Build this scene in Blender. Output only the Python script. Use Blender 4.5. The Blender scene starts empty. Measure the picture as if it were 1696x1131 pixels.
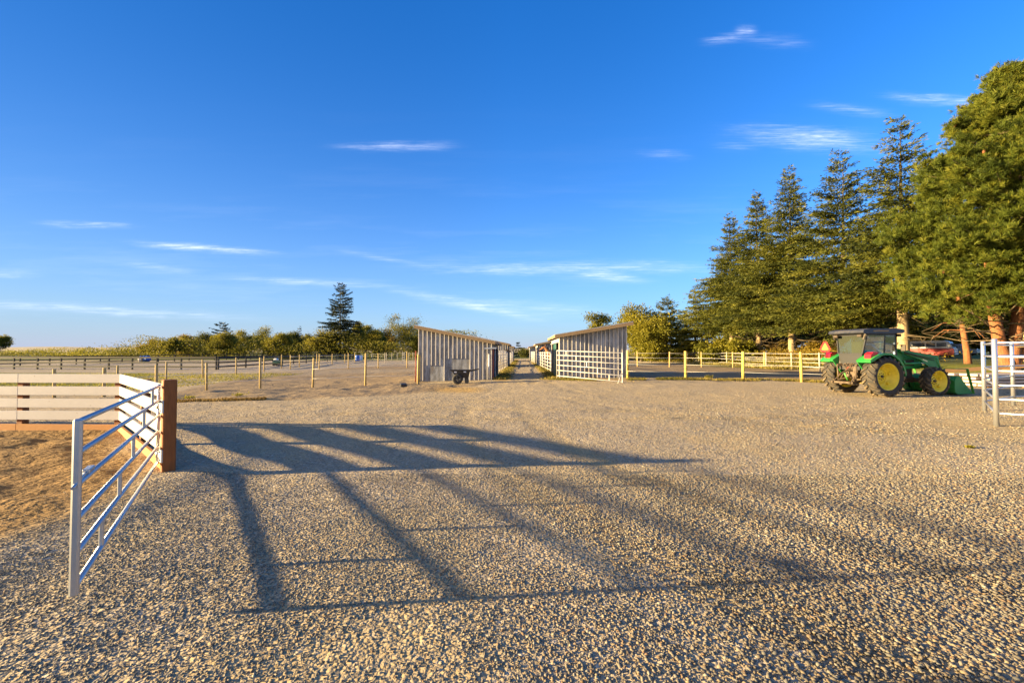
import bpy, bmesh, math, random
import numpy as np
from mathutils import Vector, Matrix, Euler
R = math.radians
scene = bpy.context.scene
COL = scene.collection
rng = np.random.default_rng(7)
random.seed(11)

# ------------------------------------------------------------------ camera
F = 706.7                                    # focal length in photo pixels (15 mm on 36 mm)
CAMZ = 1.75
PITCH = math.atan(17.5 / F)
cam_d = bpy.data.cameras.new('camera')
cam = bpy.data.objects.new('camera', cam_d)
COL.objects.link(cam)
cam_d.lens = 15.0
cam_d.sensor_width = 36.0
cam_d.clip_start = 0.05
cam_d.clip_end = 12000
cam.location = (0, 0, CAMZ)
cam.rotation_euler = (math.pi / 2 + PITCH, 0, 0)
scene.camera = cam

def ray(px, py):
    u, v = px - 848.0, 565.5 - py
    return u, F * math.cos(PITCH) - v * math.sin(PITCH), F * math.sin(PITCH) + v * math.cos(PITCH)
def gp(px, py, z=None):
    """a point of the survey: where the sight line meets the smooth ground (or height z)"""
    dx, dy, dz = ray(px, py)
    if z is not None:
        t = (z - CAMZ) / dz
        return dx * t, dy * t
    t = np.geomspace(1.0, 400.0, 6000) / dy
    k = np.argmax(CAMZ + dz * t < ground_base(dx * t, dy * t))
    return float(dx * t[k]), float(dy * t[k])
def at(px, py, Y):
    dx, dy, dz = ray(px, py)
    t = Y / dy
    return dx * t, Y, CAMZ + dz * t

# ------------------------------------------------------------------ light
SUN_EL = R(9.6)
SUN_DIR = Vector((-0.9960, -0.1000, math.tan(SUN_EL))).normalized()      # towards the sun
sun_d = bpy.data.lights.new('sun', 'SUN')
sun_d.energy = 5.0
sun_d.angle = R(0.9)
sun_d.color = (1.0, 0.75, 0.39)
sun = bpy.data.objects.new('sun', sun_d)
COL.objects.link(sun)
sun.rotation_euler = SUN_DIR.to_track_quat('Z', 'Y').to_euler()
sun.location = (-20, -5, 20)

# ------------------------------------------------------------------ node helpers
class G:
    def __init__(s, nt):
        s.nt = nt
    def n(s, t, **kw):
        nd = s.nt.nodes.new(t)
        for k, v in kw.items():
            setattr(nd, k, v)
        return nd
    def put(s, sock, v):
        if isinstance(v, bpy.types.NodeSocket):
            s.nt.links.new(v, sock)
        elif v is not None:
            if sock.type == 'RGBA' and not isinstance(v, (int, float)) and len(v) == 3:
                v = (*v, 1)
            sock.default_value = v
    def m(s, op, a, b=None, c=None, clamp=False):
        nd = s.n('ShaderNodeMath', operation=op, use_clamp=clamp)
        for i, v in enumerate((a, b, c)):
            if v is not None:
                s.put(nd.inputs[i], v)
        return nd.outputs[0]
    def vm(s, op, a, b=None):
        nd = s.n('ShaderNodeVectorMath', operation=op)
        s.put(nd.inputs[0], a)
        if b is not None:
            s.put(nd.inputs[1], b)
        return nd.outputs[0]
    def mix(s, f, a, b):
        nd = s.n('ShaderNodeMix', data_type='RGBA')
        s.put(nd.inputs[0], f); s.put(nd.inputs[6], a); s.put(nd.inputs[7], b)
        return nd.outputs[2]
    def ramp(s, f, stops, interp='LINEAR'):
        nd = s.n('ShaderNodeValToRGB')
        cr = nd.color_ramp
        cr.interpolation = interp
        while len(cr.elements) < len(stops):
            cr.elements.new(0.5)
        for e, (p, c) in zip(cr.elements, stops):
            e.position = p
            e.color = (*c, 1) if not isinstance(c, (int, float)) else (c, c, c, 1)
        s.put(nd.inputs[0], f)
        return nd.outputs[0]
    def noise(s, vec, scale, detail=3, rough=.55, out=0):
        nd = s.n('ShaderNodeTexNoise')
        if vec is not None: s.put(nd.inputs['Vector'], vec)
        nd.inputs['Scale'].default_value = scale
        nd.inputs['Detail'].default_value = detail
        nd.inputs['Roughness'].default_value = rough
        return nd.outputs[out]
    def vor(s, vec, scale, feature='F1', rand=1.0):
        nd = s.n('ShaderNodeTexVoronoi', feature=feature)
        s.put(nd.inputs['Vector'], vec)
        nd.inputs['Scale'].default_value = scale
        nd.inputs['Randomness'].default_value = rand
        return nd
    def attr(s, name):
        nd = s.n('ShaderNodeAttribute'); nd.attribute_name = name
        return nd
    def bump(s, h, strength=1.0, dist=0.02, normal=None):
        nd = s.n('ShaderNodeBump')
        nd.inputs['Strength'].default_value = strength
        nd.inputs['Distance'].default_value = dist
        s.put(nd.inputs['Height'], h)
        if normal is not None: s.put(nd.inputs['Normal'], normal)
        return nd.outputs[0]

def mat(name):
    m = bpy.data.materials.new(name)
    m.use_nodes = True
    g = G(m.node_tree)
    b = m.node_tree.nodes['Principled BSDF']
    return m, g, b

# ------------------------------------------------------------------ sky
world = bpy.data.worlds.new('World')
scene.world = world
world.use_nodes = True
wg = G(world.node_tree)
bg = world.node_tree.nodes['Background']
sky = wg.n('ShaderNodeTexSky', sky_type='NISHITA')
sky.sun_disc = False
sky.sun_elevation = SUN_EL
sky.sun_rotation = math.atan2(SUN_DIR.x, SUN_DIR.y)
sky.altitude = 100
sky.air_density = 1.0
sky.dust_density = 0.0
sky.ozone_density = 3.0
SKY_STRENGTH = 0.059
tc = wg.n('ShaderNodeTexCoord')
sx = wg.n('ShaderNodeSeparateXYZ')
wg.put(sx.inputs[0], tc.outputs['Generated'])
yy = wg.m('MAXIMUM', sx.outputs[1], 0.02)
u_ = wg.m('DIVIDE', sx.outputs[0], yy)
v_ = wg.m('DIVIDE', sx.outputs[2], yy)
cv = wg.n('ShaderNodeCombineXYZ')
wg.put(cv.inputs[0], u_); wg.put(cv.inputs[1], wg.m('MULTIPLY', v_, 7.0))
wv = wg.noise(cv.outputs[0], 5.0, 5, .6)
wv2 = wg.noise(cv.outputs[0], 16.0, 4, .65)
# thin cirrus streaks: ends of each streak on the sky, half width, opacity
STREAKS = [(552, 239, 745, 239, 7, .38), (228, 402, 442, 418, 5, .78), (60, 367, 215, 374, 5, .36), (195, 436, 320, 450, 7, .22),
           (370, 460, 640, 474, 6, .38), (640, 478, 900, 530, 8, .42), (-60, 500, 420, 528, 8, .34), (-60, 452, 60, 454, 6, .25),
           (560, 415, 720, 442, 5, .16), (700, 444, 1190, 444, 10, .40), (960, 453, 1066, 465, 6, .55), (760, 500, 1010, 520, 10, .22),
           (1170, 60, 1240, 52, 8, .34), (1225, 40, 1262, 42, 9, .32), (1230, 55, 1350, 62, 10, .14), (1220, 215, 1470, 236, 17, .42), (1300, 216, 1420, 222, 9, .22),
           (1350, 168, 1490, 186, 9, .22), (1480, 154, 1660, 166, 8, .40), (1060, 252, 1150, 256, 8, .12), (1180, 238, 1260, 242, 8, .12)]
cov = None
for (x0, y0, x1, y1, w, op) in STREAKS:
    ax, ay = (x0 - 848) / F, (583 - y0) / F
    bx, by = (x1 - 848) / F, (583 - y1) / F
    L = math.hypot(bx - ax, by - ay); ex, ey = (bx - ax) / L, (by - ay) / L
    mx, my = (ax + bx) / 2, (ay + by) / 2
    du = wg.m('SUBTRACT', u_, mx)
    dv = wg.m('ADD', wg.m('SUBTRACT', v_, my), wg.m('MULTIPLY', wg.m('SUBTRACT', wv, .5), w * 2.6 / F))
    s_ = wg.m('DIVIDE', wg.m('ADD', wg.m('MULTIPLY', du, ex), wg.m('MULTIPLY', dv, ey)), L * .42)
    t_ = wg.m('DIVIDE', wg.m('SUBTRACT', wg.m('MULTIPLY', dv, ex), wg.m('MULTIPLY', du, ey)), w * .85 / F)
    r2 = wg.m('ADD', wg.m('POWER', wg.m('ABSOLUTE', s_), 3.0), wg.m('MULTIPLY', t_, t_))
    a_ = wg.m('MULTIPLY', wg.m('EXPONENT', wg.m('MULTIPLY', r2, -1.0)), op)
    cov = a_ if cov is None else wg.m('ADD', cov, a_)
fib = wg.noise(wg.vm('MULTIPLY', cv.outputs[0], (1, 4.5, 1)), 9.0, 6, .7)
dens = wg.m('MULTIPLY', wg.ramp(wv2, [(.30, .15), (.70, 1.0)]), wg.ramp(fib, [(.34, .12), (.66, 1.0)]))
cov = wg.m('MULTIPLY', cov, wg.m('MULTIPLY', dens, 1.6), clamp=True)
veil = wg.m('MULTIPLY', wg.ramp(wg.noise(wg.vm('MULTIPLY', cv.outputs[0], (1, 1.4, 1)), 1.7, 6, .62), [(.50, 0), (.80, 1)]), wg.ramp(v_, [(.03, 0), (.12, .20), (.26, .12), (.42, .03), (.6, 0)]))
cov = wg.m('ADD', cov, wg.m('MULTIPLY', veil, wg.ramp(fib, [(.3, .35), (.7, 1)])), clamp=True)
cov = wg.m('MULTIPLY', cov, wg.m('GREATER_THAN', sx.outputs[1], 0.03))
hs = wg.n('ShaderNodeHueSaturation')
hs.inputs['Hue'].default_value = 0.5
hs.inputs['Saturation'].default_value = 1.25
hs.inputs['Value'].default_value = 1.0
wg.put(hs.inputs['Color'], sky.outputs[0])
CLOUD = (4.5, 4.9, 5.9)
HAZE_SKY = (2.05, 2.1, 2.95)
hz = wg.m('EXPONENT', wg.m('MULTIPLY', wg.m('MAXIMUM', sx.outputs[2], 0.0), -1 / .16))
side = wg.m('SUBTRACT', 1.0, wg.m('MULTIPLY', wg.m('MAXIMUM', wg.m('MULTIPLY', sx.outputs[0], -1.0), 0.0), .58))
deep = wg.vm('MULTIPLY', wg.vm('MULTIPLY', hs.outputs[0], (.40, 1.0, 1.46)), side)
skyc = wg.mix(wg.m('MULTIPLY', hz, .93), deep, HAZE_SKY)
# added pale glow in the unseen sky behind and left of the viewer, lifting shadows
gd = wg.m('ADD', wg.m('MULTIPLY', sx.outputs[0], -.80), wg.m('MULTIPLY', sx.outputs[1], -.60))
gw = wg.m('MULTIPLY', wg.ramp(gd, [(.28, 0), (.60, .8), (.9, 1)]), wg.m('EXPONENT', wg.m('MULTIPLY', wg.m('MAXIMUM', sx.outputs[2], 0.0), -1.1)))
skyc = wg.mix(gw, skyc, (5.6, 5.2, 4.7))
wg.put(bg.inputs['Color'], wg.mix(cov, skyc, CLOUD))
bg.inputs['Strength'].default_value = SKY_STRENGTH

vs = scene.view_settings
vs.view_transform = 'Standard'
vs.look = 'None'
vs.gamma = 1.0
vs.exposure = 2.24
vs.use_curve_mapping = False
scene.cycles.max_bounces = 6
scene.cycles.transparent_max_bounces = 12

# ------------------------------------------------------------------ object helpers
def empty(name, loc, rz=0.0, label=None, cat=None, group=None, kind=None):
    o = bpy.data.objects.new(name, None)
    COL.objects.link(o)
    o.empty_display_size = .2
    o.location = loc
    o.rotation_euler = (0, 0, rz)
    return tag(o, label, cat, group, kind)
def tag(o, label=None, cat=None, group=None, kind=None):
    if label: o['label'] = label
    if cat: o['category'] = cat
    if group: o['group'] = group
    if kind: o['kind'] = kind
    return o

class MB:
    """collects shapes, then links them as one mesh object"""
    def __init__(s):
        s.v = []; s.f = []; s.mi = []; s.sm = []
    def add(s, vs, fs, mi=0, smooth=False):
        b = len(s.v)
        s.v.extend([tuple(v) for v in vs])
        for f in fs:
            s.f.append([b + i for i in f]); s.mi.append(mi); s.sm.append(smooth)
        return s
    def box(s, c, size, rot=None, mi=0, bev=0.0):
        hx, hy, hz = size[0] / 2, size[1] / 2, size[2] / 2
        c = Vector(c)
        M = rot if isinstance(rot, Matrix) else (Matrix.Rotation(rot, 3, 'Z') if isinstance(rot, (int, float)) else Matrix.Identity(3))
        if bev <= 0:
            vs = [c + M @ Vector((x * hx, y * hy, z * hz)) for x in (-1, 1) for y in (-1, 1) for z in (-1, 1)]
            return s.add(vs, [(0, 1, 3, 2), (4, 6, 7, 5), (0, 4, 5, 1), (2, 3, 7, 6), (0, 2, 6, 4), (1, 5, 7, 3)], mi)
        b = min(bev, hx * .9, hy * .9, hz * .9)
        vs = []; idx = {}
        for x in (-1, 1):
            for y in (-1, 1):
                for z in (-1, 1):
                    for a in range(3):
                        p = [x * (hx - b), y * (hy - b), z * (hz - b)]
                        p[a] = (x * hx, y * hy, z * hz)[a]
                        idx[(x, y, z, a)] = len(vs); vs.append(c + M @ Vector(p))
        fs = []
        for a in range(3):
            o1, o2 = (a + 1) % 3, (a + 2) % 3
            for sg in (-1, 1):
                q = []
                for (p1, p2) in ((-1, -1), (1, -1), (1, 1), (-1, 1)):
                    k = [0, 0, 0]; k[a] = sg; k[o1] = p1; k[o2] = p2
                    q.append(idx[(*k, a)])
                fs.append(q if sg > 0 else q[::-1])
        for a in range(3):
            o1, o2 = (a + 1) % 3, (a + 2) % 3
            for p1 in (-1, 1):
                for p2 in (-1, 1):
                    k0 = [0, 0, 0]; k1 = [0, 0, 0]
                    k0[o1] = k1[o1] = p1; k0[o2] = k1[o2] = p2; k0[a] = -1; k1[a] = 1
                    q = [idx[(*k0, o1)], idx[(*k1, o1)], idx[(*k1, o2)], idx[(*k0, o2)]]
                    fs.append(q if p1 * p2 < 0 else q[::-1])
        for x in (-1, 1):
            for y in (-1, 1):
                for z in (-1, 1):
                    q = [idx[(x, y, z, a)] for a in range(3)]
                    fs.append(q if x * y * z > 0 else q[::-1])
        return s.add(vs, fs, mi)
    def bar(s, p0, p1, w, h, mi=0, up=(0, 0, 1), bev=0.0):
        p0, p1 = Vector(p0), Vector(p1)
        d = p1 - p0; L = d.length; d.normalize()
        up = Vector(up)
        side = d.cross(up)
        if side.length < 1e-4: side = d.cross(Vector((1, 0, 0)))
        side.normalize(); up2 = side.cross(d)
        M = Matrix((d, side, up2)).transposed()
        return s.box((p0 + p1) / 2, (L, w, h), M, mi, bev)
    def cyl(s, p0, p1, r0, r1=None, n=10, mi=0, cap=True, smooth=True):
        if r1 is None: r1 = r0
        return s.tube([p0, p1], [r0, r1], n, mi, cap, smooth)
    def tube(s, pts, rad, n=8, mi=0, cap=True, smooth=True):
        pts = [Vector(p) for p in pts]
        if isinstance(rad, (int, float)): rad = [rad] * len(pts)
        vs = []; fs = []
        ref = None
        for i, p in enumerate(pts):
            d = (pts[min(i + 1, len(pts) - 1)] - pts[max(i - 1, 0)])
            d.normalize()
            if ref is None:
                ref = Vector((0, 0, 1)) if abs(d.z) < .9 else Vector((1, 0, 0))
            a = d.cross(ref); a.normalize(); b = d.cross(a)
            ref = -b if False else ref
            for k in range(n):
                t = 2 * math.pi * k / n
                vs.append(p + (a * math.cos(t) + b * math.sin(t)) * rad[i])
        for i in range(len(pts) - 1):
            for k in range(n):
                k2 = (k + 1) % n
                fs.append((i * n + k, i * n + k2, (i + 1) * n + k2, (i + 1) * n + k))
        b0 = len(s.v)
        s.add(vs, fs, mi, smooth)
        if cap:
            s.f.append([b0 + k for k in range(n)][::-1]); s.mi.append(mi); s.sm.append(False)
            e = b0 + (len(pts) - 1) * n
            s.f.append([e + k for k in range(n)]); s.mi.append(mi); s.sm.append(False)
        return s
    def lathe(s, prof, c, axis='Y', n=32, mi=0, smooth=True):
        """prof: (radius, offset along axis)"""
        c = Vector(c); vs = []; fs = []
        for (r, o) in prof:
            for k in range(n):
                t = 2 * math.pi * k / n
                if axis == 'Y': p = Vector((r * math.cos(t), o, r * math.sin(t)))
                elif axis == 'X': p = Vector((o, r * math.cos(t), r * math.sin(t)))
                else: p = Vector((r * math.cos(t), r * math.sin(t), o))
                vs.append(c + p)
        for i in range(len(prof) - 1):
            for k in range(n):
                k2 = (k + 1) % n
                fs.append((i * n + k, i * n + k2, (i + 1) * n + k2, (i + 1) * n + k))
        return s.add(vs, fs, mi, smooth)
    def prism(s, poly, y0, y1, mi=0, axis='Y'):
        """poly in (x,z), extruded along y; axis 'Z': poly in (x,y) extruded along z; 'X': poly in (y,z)"""
        n = len(poly)
        def P(a, b, t):
            return (a, t, b) if axis == 'Y' else ((a, b, t) if axis == 'Z' else (t, a, b))
        vs = [P(a, b, y0) for a, b in poly] + [P(a, b, y1) for a, b in poly]
        fs = [tuple(range(n)), tuple(range(2 * n - 1, n - 1, -1))]
        for i in range(n):
            j = (i + 1) % n
            fs.append((i, i + n, j + n, j))
        return s.add(vs, fs, mi)
    def ball(s, c, r, n=10, m=6, mi=0, sc=(1, 1, 1)):
        prof = [(max(1e-4, r * math.sin(math.pi * i / m)), -r * math.cos(math.pi * i / m)) for i in range(m + 1)]
        b = len(s.v)
        s.lathe(prof, (0, 0, 0), 'Z', n, mi)
        for i in range(b, len(s.v)):
            x, y, z = s.v[i]
            s.v[i] = (c[0] + x * sc[0], c[1] + y * sc[1], c[2] + z * sc[2])
        return s
    def xf(s, M):
        s.v = [tuple(M @ Vector(v)) for v in s.v]
        return s
    def build(s, name, mats, parent=None, world=False, loc=None, fix=True):
        me = bpy.data.meshes.new(name)
        vs = s.v
        o_loc = None
        if parent is not None and world:
            l = parent.location
            p = parent.parent
            lx, ly, lz = l
            while p is not None:
                lx += p.location.x; ly += p.location.y; lz += p.location.z; p = p.parent
            vs = [(x - lx, y - ly, z - lz) for x, y, z in vs]
        elif parent is None and loc is not None:
            vs = [(x - loc[0], y - loc[1], z - loc[2]) for x, y, z in vs]
            o_loc = loc
        me.from_pydata(vs, [], s.f)
        if not isinstance(mats, (list, tuple)): mats = [mats]
        for m in mats: me.materials.append(m)
        me.polygons.foreach_set('material_index', s.mi)
        me.polygons.foreach_set('use_smooth', s.sm)
        if fix:
            bm = bmesh.new(); bm.from_mesh(me)
            bmesh.ops.recalc_face_normals(bm, faces=bm.faces)
            bm.to_mesh(me); bm.free()
        me.update()
        o = bpy.data.objects.new(name, me)
        COL.objects.link(o)
        if parent is not None: o.parent = parent
        if o_loc is not None: o.location = o_loc
        return o

def np_mesh(name, V, Q, mats, tint=None, parent=None, smooth=False, attrs=None, loc=None):
    """mesh from numpy arrays: V (n,3), Q (m,3 or 4); tint: per vertex colour (n,3)"""
    me = bpy.data.meshes.new(name)
    V = np.ascontiguousarray(V, dtype=np.float32)
    if loc is not None: V = V - np.asarray(loc, dtype=np.float32)
    k = Q.shape[1]
    me.vertices.add(len(V)); me.vertices.foreach_set('co', V.ravel())
    me.loops.add(Q.size); me.loops.foreach_set('vertex_index', np.ascontiguousarray(Q, dtype=np.int32).ravel())
    me.polygons.add(len(Q))
    me.polygons.foreach_set('loop_start', np.arange(0, Q.size, k, dtype=np.int32))
    me.polygons.foreach_set('use_smooth', np.full(len(Q), smooth))
    for m in (mats if isinstance(mats, (list, tuple)) else [mats]): me.materials.append(m)
    at_ = dict(attrs or {})
    if tint is not None: at_['tint'] = tint
    for an, arr in at_.items():
        ca = me.color_attributes.new(an, 'FLOAT_COLOR', 'POINT')
        a4 = np.ones((len(V), 4), dtype=np.float32); a4[:, :3] = arr
        ca.data.foreach_set('color', a4.ravel())
    me.update(calc_edges=True)
    me.validate()
    o = bpy.data.objects.new(name, me)
    COL.objects.link(o)
    if parent is not None: o.parent = parent
    if loc is not None: o.location = tuple(float(q) for q in loc)
    return o

# value noise on the ground plane
_perm = np.random.default_rng(3).random((256, 256)).astype(np.float64)
def vnoise(x, y, s, o=0):
    x = x * s + 17.3 * (o + 1); y = y * s + 41.7 * (o + 1)
    xi = np.floor(x).astype(int); yi = np.floor(y).astype(int)
    fx = x - xi; fy = y - yi
    fx = fx * fx * (3 - 2 * fx); fy = fy * fy * (3 - 2 * fy)
    a = _perm[xi % 256, yi % 256]; b = _perm[(xi + 1) % 256, yi % 256]
    c = _perm[xi % 256, (yi + 1) % 256]; d = _perm[(xi + 1) % 256, (yi + 1) % 256]
    return (a * (1 - fx) + b * fx) * (1 - fy) + (c * (1 - fx) + d * fx) * fy - .5
def fbm(x, y, s, n=4, o=0):
    r = 0; a = 1.0
    for i in range(n):
        r = r + a * vnoise(x, y, s * 2 ** i, o + i); a *= .5
    return r
def sstep(a, b, x):
    t = np.clip((x - a) / (b - a), 0, 1)
    return t * t * (3 - 2 * t)
def poly_sd(x, y, poly):
    """signed distance to a polygon, positive inside"""
    d = np.full(x.shape, 1e9); inside = np.zeros(x.shape, bool)
    n = len(poly)
    for i in range(n):
        (x0, y0), (x1, y1) = poly[i], poly[(i + 1) % n]
        ex, ey = x1 - x0, y1 - y0
        t = np.clip(((x - x0) * ex + (y - y0) * ey) / (ex * ex + ey * ey + 1e-12), 0, 1)
        d = np.minimum(d, np.hypot(x - x0 - t * ex, y - y0 - t * ey))
        cross = (y0 > y) != (y1 > y)
        with np.errstate(divide='ignore', invalid='ignore'):
            xi = x0 + (y - y0) * ex / (ey if ey != 0 else 1e-12)
        inside ^= cross & (x < xi)
    return np.where(inside, d, -d)
# ------------------------------------------------------------------ terrain
ARENA = [(-8.78, 9.62), (-5.20, 6.46), (-4.75, 5.2), (-4.7, 4.2), (-5.0, 1.6), (-5.8, -9), (-60, -9), (-60, 13.0)]
GRASS_L = [(-19, 19.5), (-23.5, 28), (-30, 36), (-36, 42.5), (-130, 42.5), (-130, 19.5)]
DIRT_L = [(-15, 15.2), (-12, 15.6), (-8.5, 16.4), (-5.5, 18.0), (-3.0, 20.2), (-1.3, 24.5), (-5.2, 25), (-4.6, 62), (-20, 70), (-24.6, 42), (-21.5, 33), (-17, 22)]
FOOT_L = [(-140, 44), (-24.6, 43.2), (-21, 60), (-14, 92), (-60, 92), (-140, 60)]
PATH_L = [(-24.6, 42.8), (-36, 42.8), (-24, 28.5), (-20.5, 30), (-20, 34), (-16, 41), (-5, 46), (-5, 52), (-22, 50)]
DIRT_R = [(7.6, 27.0), (12, 27.0), (17, 24.6), (26, 24), (26.5, 44), (24, 62), (8, 60)]
def lane_c(y): return 0.95 + 0.024 * (y - 25)
def ground_base(x, y):
    """the lie of the land: level near the viewer, falling to the left, a low bank on the right"""
    z = np.clip(.025 * x, -.32, .09) * sstep(11, 26, y)
    z = z + 0.85 * sstep(27.0, 31.5, x) * sstep(-40, 10, y)
    z = z + 0.35 * sstep(34, 60, x)
    z = z - 0.07 * sstep(-4.9, -3.7, x) * sstep(9.5, 7.0, y)
    return z
def ground_z(x, y):
    x = np.asarray(x, float); y = np.asarray(y, float)
    r = np.hypot(x, y)
    z = ground_base(x + 1.2 * vnoise(x, y, .12, 5) * (x > 20), y)
    fade = 1 - sstep(60, 140, r)
    z = z + (0.05 * fbm(x, y, .35, 3, 1) + 0.022 * fbm(x, y, 2.2, 3, 2)) * fade * (.36 + .64 * sstep(7.5, 14, y))
    sd = poly_sd(x, y, ARENA)
    z = z + sstep(0, .6, sd) * (0.085 * fbm(x + .5 * y, y, 2.0, 3, 9) - .03)
    dd = sstep(-.3, .8, poly_sd(x, y, DIRT_L)) * (1 - sstep(30, 60, y))
    z = z + dd * (0.10 * fbm(x, y, 1.3, 3, 4) + .02)
    # shallow wheel tracks across the yard
    tr = np.sin((y - .35 * x + 1.0 * vnoise(x, y, .1, 7)) * 2.1)
    z = z + 0.012 * tr * sstep(4.5, 8, y) * (1 - sstep(20, 26, y)) * (1 - sstep(0, .4, sd))
    # churned lumps where wheels turned, near the tractor
    lump = sstep(1.5, 0, np.hypot((x - 6.5) / 3.5, (y - 10.2) / 1.6))
    z = z + lump * np.maximum(0, vnoise(x, y, 1.5, 12)) * .12
    return z
TRACKS = []
def track_bank():
    for pts in ([(1.2, 30), (1.4, 22), (3.2, 15), (8.5, 10.2), (15, 8.4), (26, 8.0)], [(.6, 30), (.2, 22), (-.6, 14), (.4, 7.5), (2.6, 3.4), (6, -1)], [(14, 14.6), (9, 12.6), (2, 12.0), (-6, 13.2)]):
        p = np.array(pts, float)
        for off in (-.85, .85):
            q = []
            for i in range(len(p) - 1):
                a, b = p[max(i - 1, 0)], p[min(i + 2, len(p) - 1)]
                for t in np.linspace(0, 1, 8, endpoint=False):
                    c = p[i] * (1 - t) + p[i + 1] * t + .5 * t * (1 - t) * ((p[i] - a) - (b - p[i + 1])) * .5
                    q.append(c)
            q = np.array(q); d = np.gradient(q, axis=0); d /= np.linalg.norm(d, axis=1, keepdims=True)
            TRACKS.append(q + off * np.column_stack([-d[:, 1], d[:, 0]]))
track_bank()
def track_w(x, y):
    x = np.asarray(x, float); y = np.asarray(y, float)
    w = np.zeros(x.shape)
    m = (np.abs(x) < 30) & (y > -2) & (y < 32)
    xs_, ys_ = x[m], y[m]
    dm = np.full(xs_.shape, 9.0)
    for q in TRACKS:
        for i in range(len(q) - 1):
            ex, ey = q[i + 1] - q[i]
            t = np.clip(((xs_ - q[i][0]) * ex + (ys_ - q[i][1]) * ey) / (ex * ex + ey * ey), 0, 1)
            dm = np.minimum(dm, np.hypot(xs_ - q[i][0] - t * ex, ys_ - q[i][1] - t * ey))
    w[m] = sstep(.36, .10, dm + .22 * vnoise(xs_, ys_, 2.0, 60)) * np.clip(.55 + 1.1 * vnoise(xs_, ys_, .35, 61), .1, 1)
    return w
def gz(x, y): return float(ground_z(np.array([x]), np.array([y]))[0])

def axis_lines(lo, hi, core_lo, core_hi, s0, grow):
    a = list(np.arange(core_lo, core_hi + 1e-6, s0))
    s = s0; p = a[-1]
    while p < hi:
        s *= grow; p += s; a.append(p)
    s = s0; p = a[0]; b = []
    while p > lo:
        s *= grow; p -= s; b.append(p)
    return np.array(b[::-1] + a)
gx = axis_lines(-4500, 4500, -9.0, 9.0, .075, 1.022)
gy = axis_lines(-1500, 6000, 2.0, 11.0, .075, 1.022)
XX, YY = np.meshgrid(gx, gy, indexing='ij')
px_, py_ = XX.ravel(), YY.ravel()
ZZ = ground_z(px_, py_)
wob = .35 * fbm(px_, py_, .6, 4, 20)
def reg(poly, soft, w=1.0): return sstep(-soft, soft, poly_sd(px_, py_, poly) + wob * w)
k_sand = reg(ARENA, .35, 1.2)
# inside the arena the fence keeps the sand in: crisp along the boards
k_dirt = np.maximum(reg(DIRT_L, .35), reg(DIRT_R, .5))
rr = np.hypot(px_, py_)
k_grass = reg(GRASS_L, .8, 3)
k_grass = np.maximum(k_grass, sstep(27.2, 29.2, px_ + 3 * wob) * sstep(12, 22, py_))
k_grass = np.maximum(k_grass, sstep(1.1, .2, np.hypot((px_ - 25.5) / 4.0, (py_ - 52) / 13)) * .9)
k_grass = np.maximum(k_grass, sstep(95, 120, py_ + 8 * wob))
k_grass = np.maximum(k_grass, sstep(140, 170, rr))
k_grass = np.maximum(k_grass, sstep(-8, -16, py_ + 2 * wob))
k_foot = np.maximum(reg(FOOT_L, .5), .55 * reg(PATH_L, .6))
lanec = lane_c(py_)
inl = sstep(2.3, 1.9, np.abs(px_ - lanec)) * sstep(25, 27, py_) * sstep(110, 100, py_)
edge = sstep(.75, 1.5, np.abs(px_ - lanec + .8 * wob)) * inl
k_straw = np.clip(.85 * sstep(1.15, .25, np.hypot((px_ + 2.6 + .3 * (py_ - 20.5)) / 1.7, (py_ - 20.4) / 1.9) + wob * .9), 0, 1)
k_straw = np.maximum(k_straw, .75 * edge)
k_straw = np.maximum(k_straw, .55 * sstep(.9, .2, np.abs(py_ - (28.2 - .9 * (px_ - 3))) / 1.2 + wob) * sstep(2.2, 3.2, px_) * sstep(8, 6.5, px_))
k_straw = np.maximum(k_straw, .5 * sstep(.9, .0, np.abs(py_ - (15.55 + .16 * (px_ + 14))) + 1.2 * wob) * sstep(-8, -9.5, px_) * sstep(-16, -14, px_))
k_straw = np.maximum(k_straw, .6 * sstep(.8, .1, np.abs(py_ - 26.2) + 1.2 * wob) * sstep(8, 10, px_) * sstep(20, 17, px_))
k_dust = .8 * sstep(1.2, .35, np.hypot((px_ - 12.2) / 3.6, (py_ - 9.6) / 2.4) + .9 * wob)
k_dust = np.maximum(k_dust, .55 * sstep(.1, .5, fbm(px_, py_, .55, 4, 31) + .16) * (1 - k_sand) * sstep(24, 18, py_))
k_dust = np.maximum(k_dust, .35 * sstep(8, 16, py_))
k_track = track_w(px_, py_)
ZZ = ZZ - .018 * k_track
k_dust = np.maximum(k_dust, .9 * k_track)
mA = np.stack([k_sand, k_dirt, k_grass], 1)
mB = np.stack([k_foot, k_straw, k_dust], 1)

m_ground, g, b = mat('ground_surface')
geo = g.n('ShaderNodeNewGeometry')
pos = geo.outputs['Position']
A = g.n('ShaderNodeSeparateColor'); g.put(A.inputs[0], g.attr('maskA').outputs['Color'])
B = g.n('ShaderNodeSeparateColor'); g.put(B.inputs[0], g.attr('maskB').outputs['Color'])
n_mid = g.noise(pos, 1.4, 5, .6)
n_fine = g.noise(pos, 22, 4, .65)
n_big = g.noise(pos, .22, 4, .6)
vo = g.vor(pos, 34)
sc_ = g.n('ShaderNodeSeparateColor'); g.put(sc_.inputs[0], vo.outputs['Color'])
stone0 = g.ramp(sc_.outputs[0], [(0, (.14, .13, .12)), (.25, (.26, .245, .225)), (.5, (.36, .33, .28)), (.7, (.44, .37, .27)), (.85, (.32, .23, .15)), (1, (.58, .55, .50))])
stone = g.mix(.30, stone0, (.33, .25, .14))
dustc = g.mix(n_mid, (.31, .212, .078), (.46, .335, .135))
grav = g.mix(g.m('MULTIPLY', n_mid, .55), stone, dustc)
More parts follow.
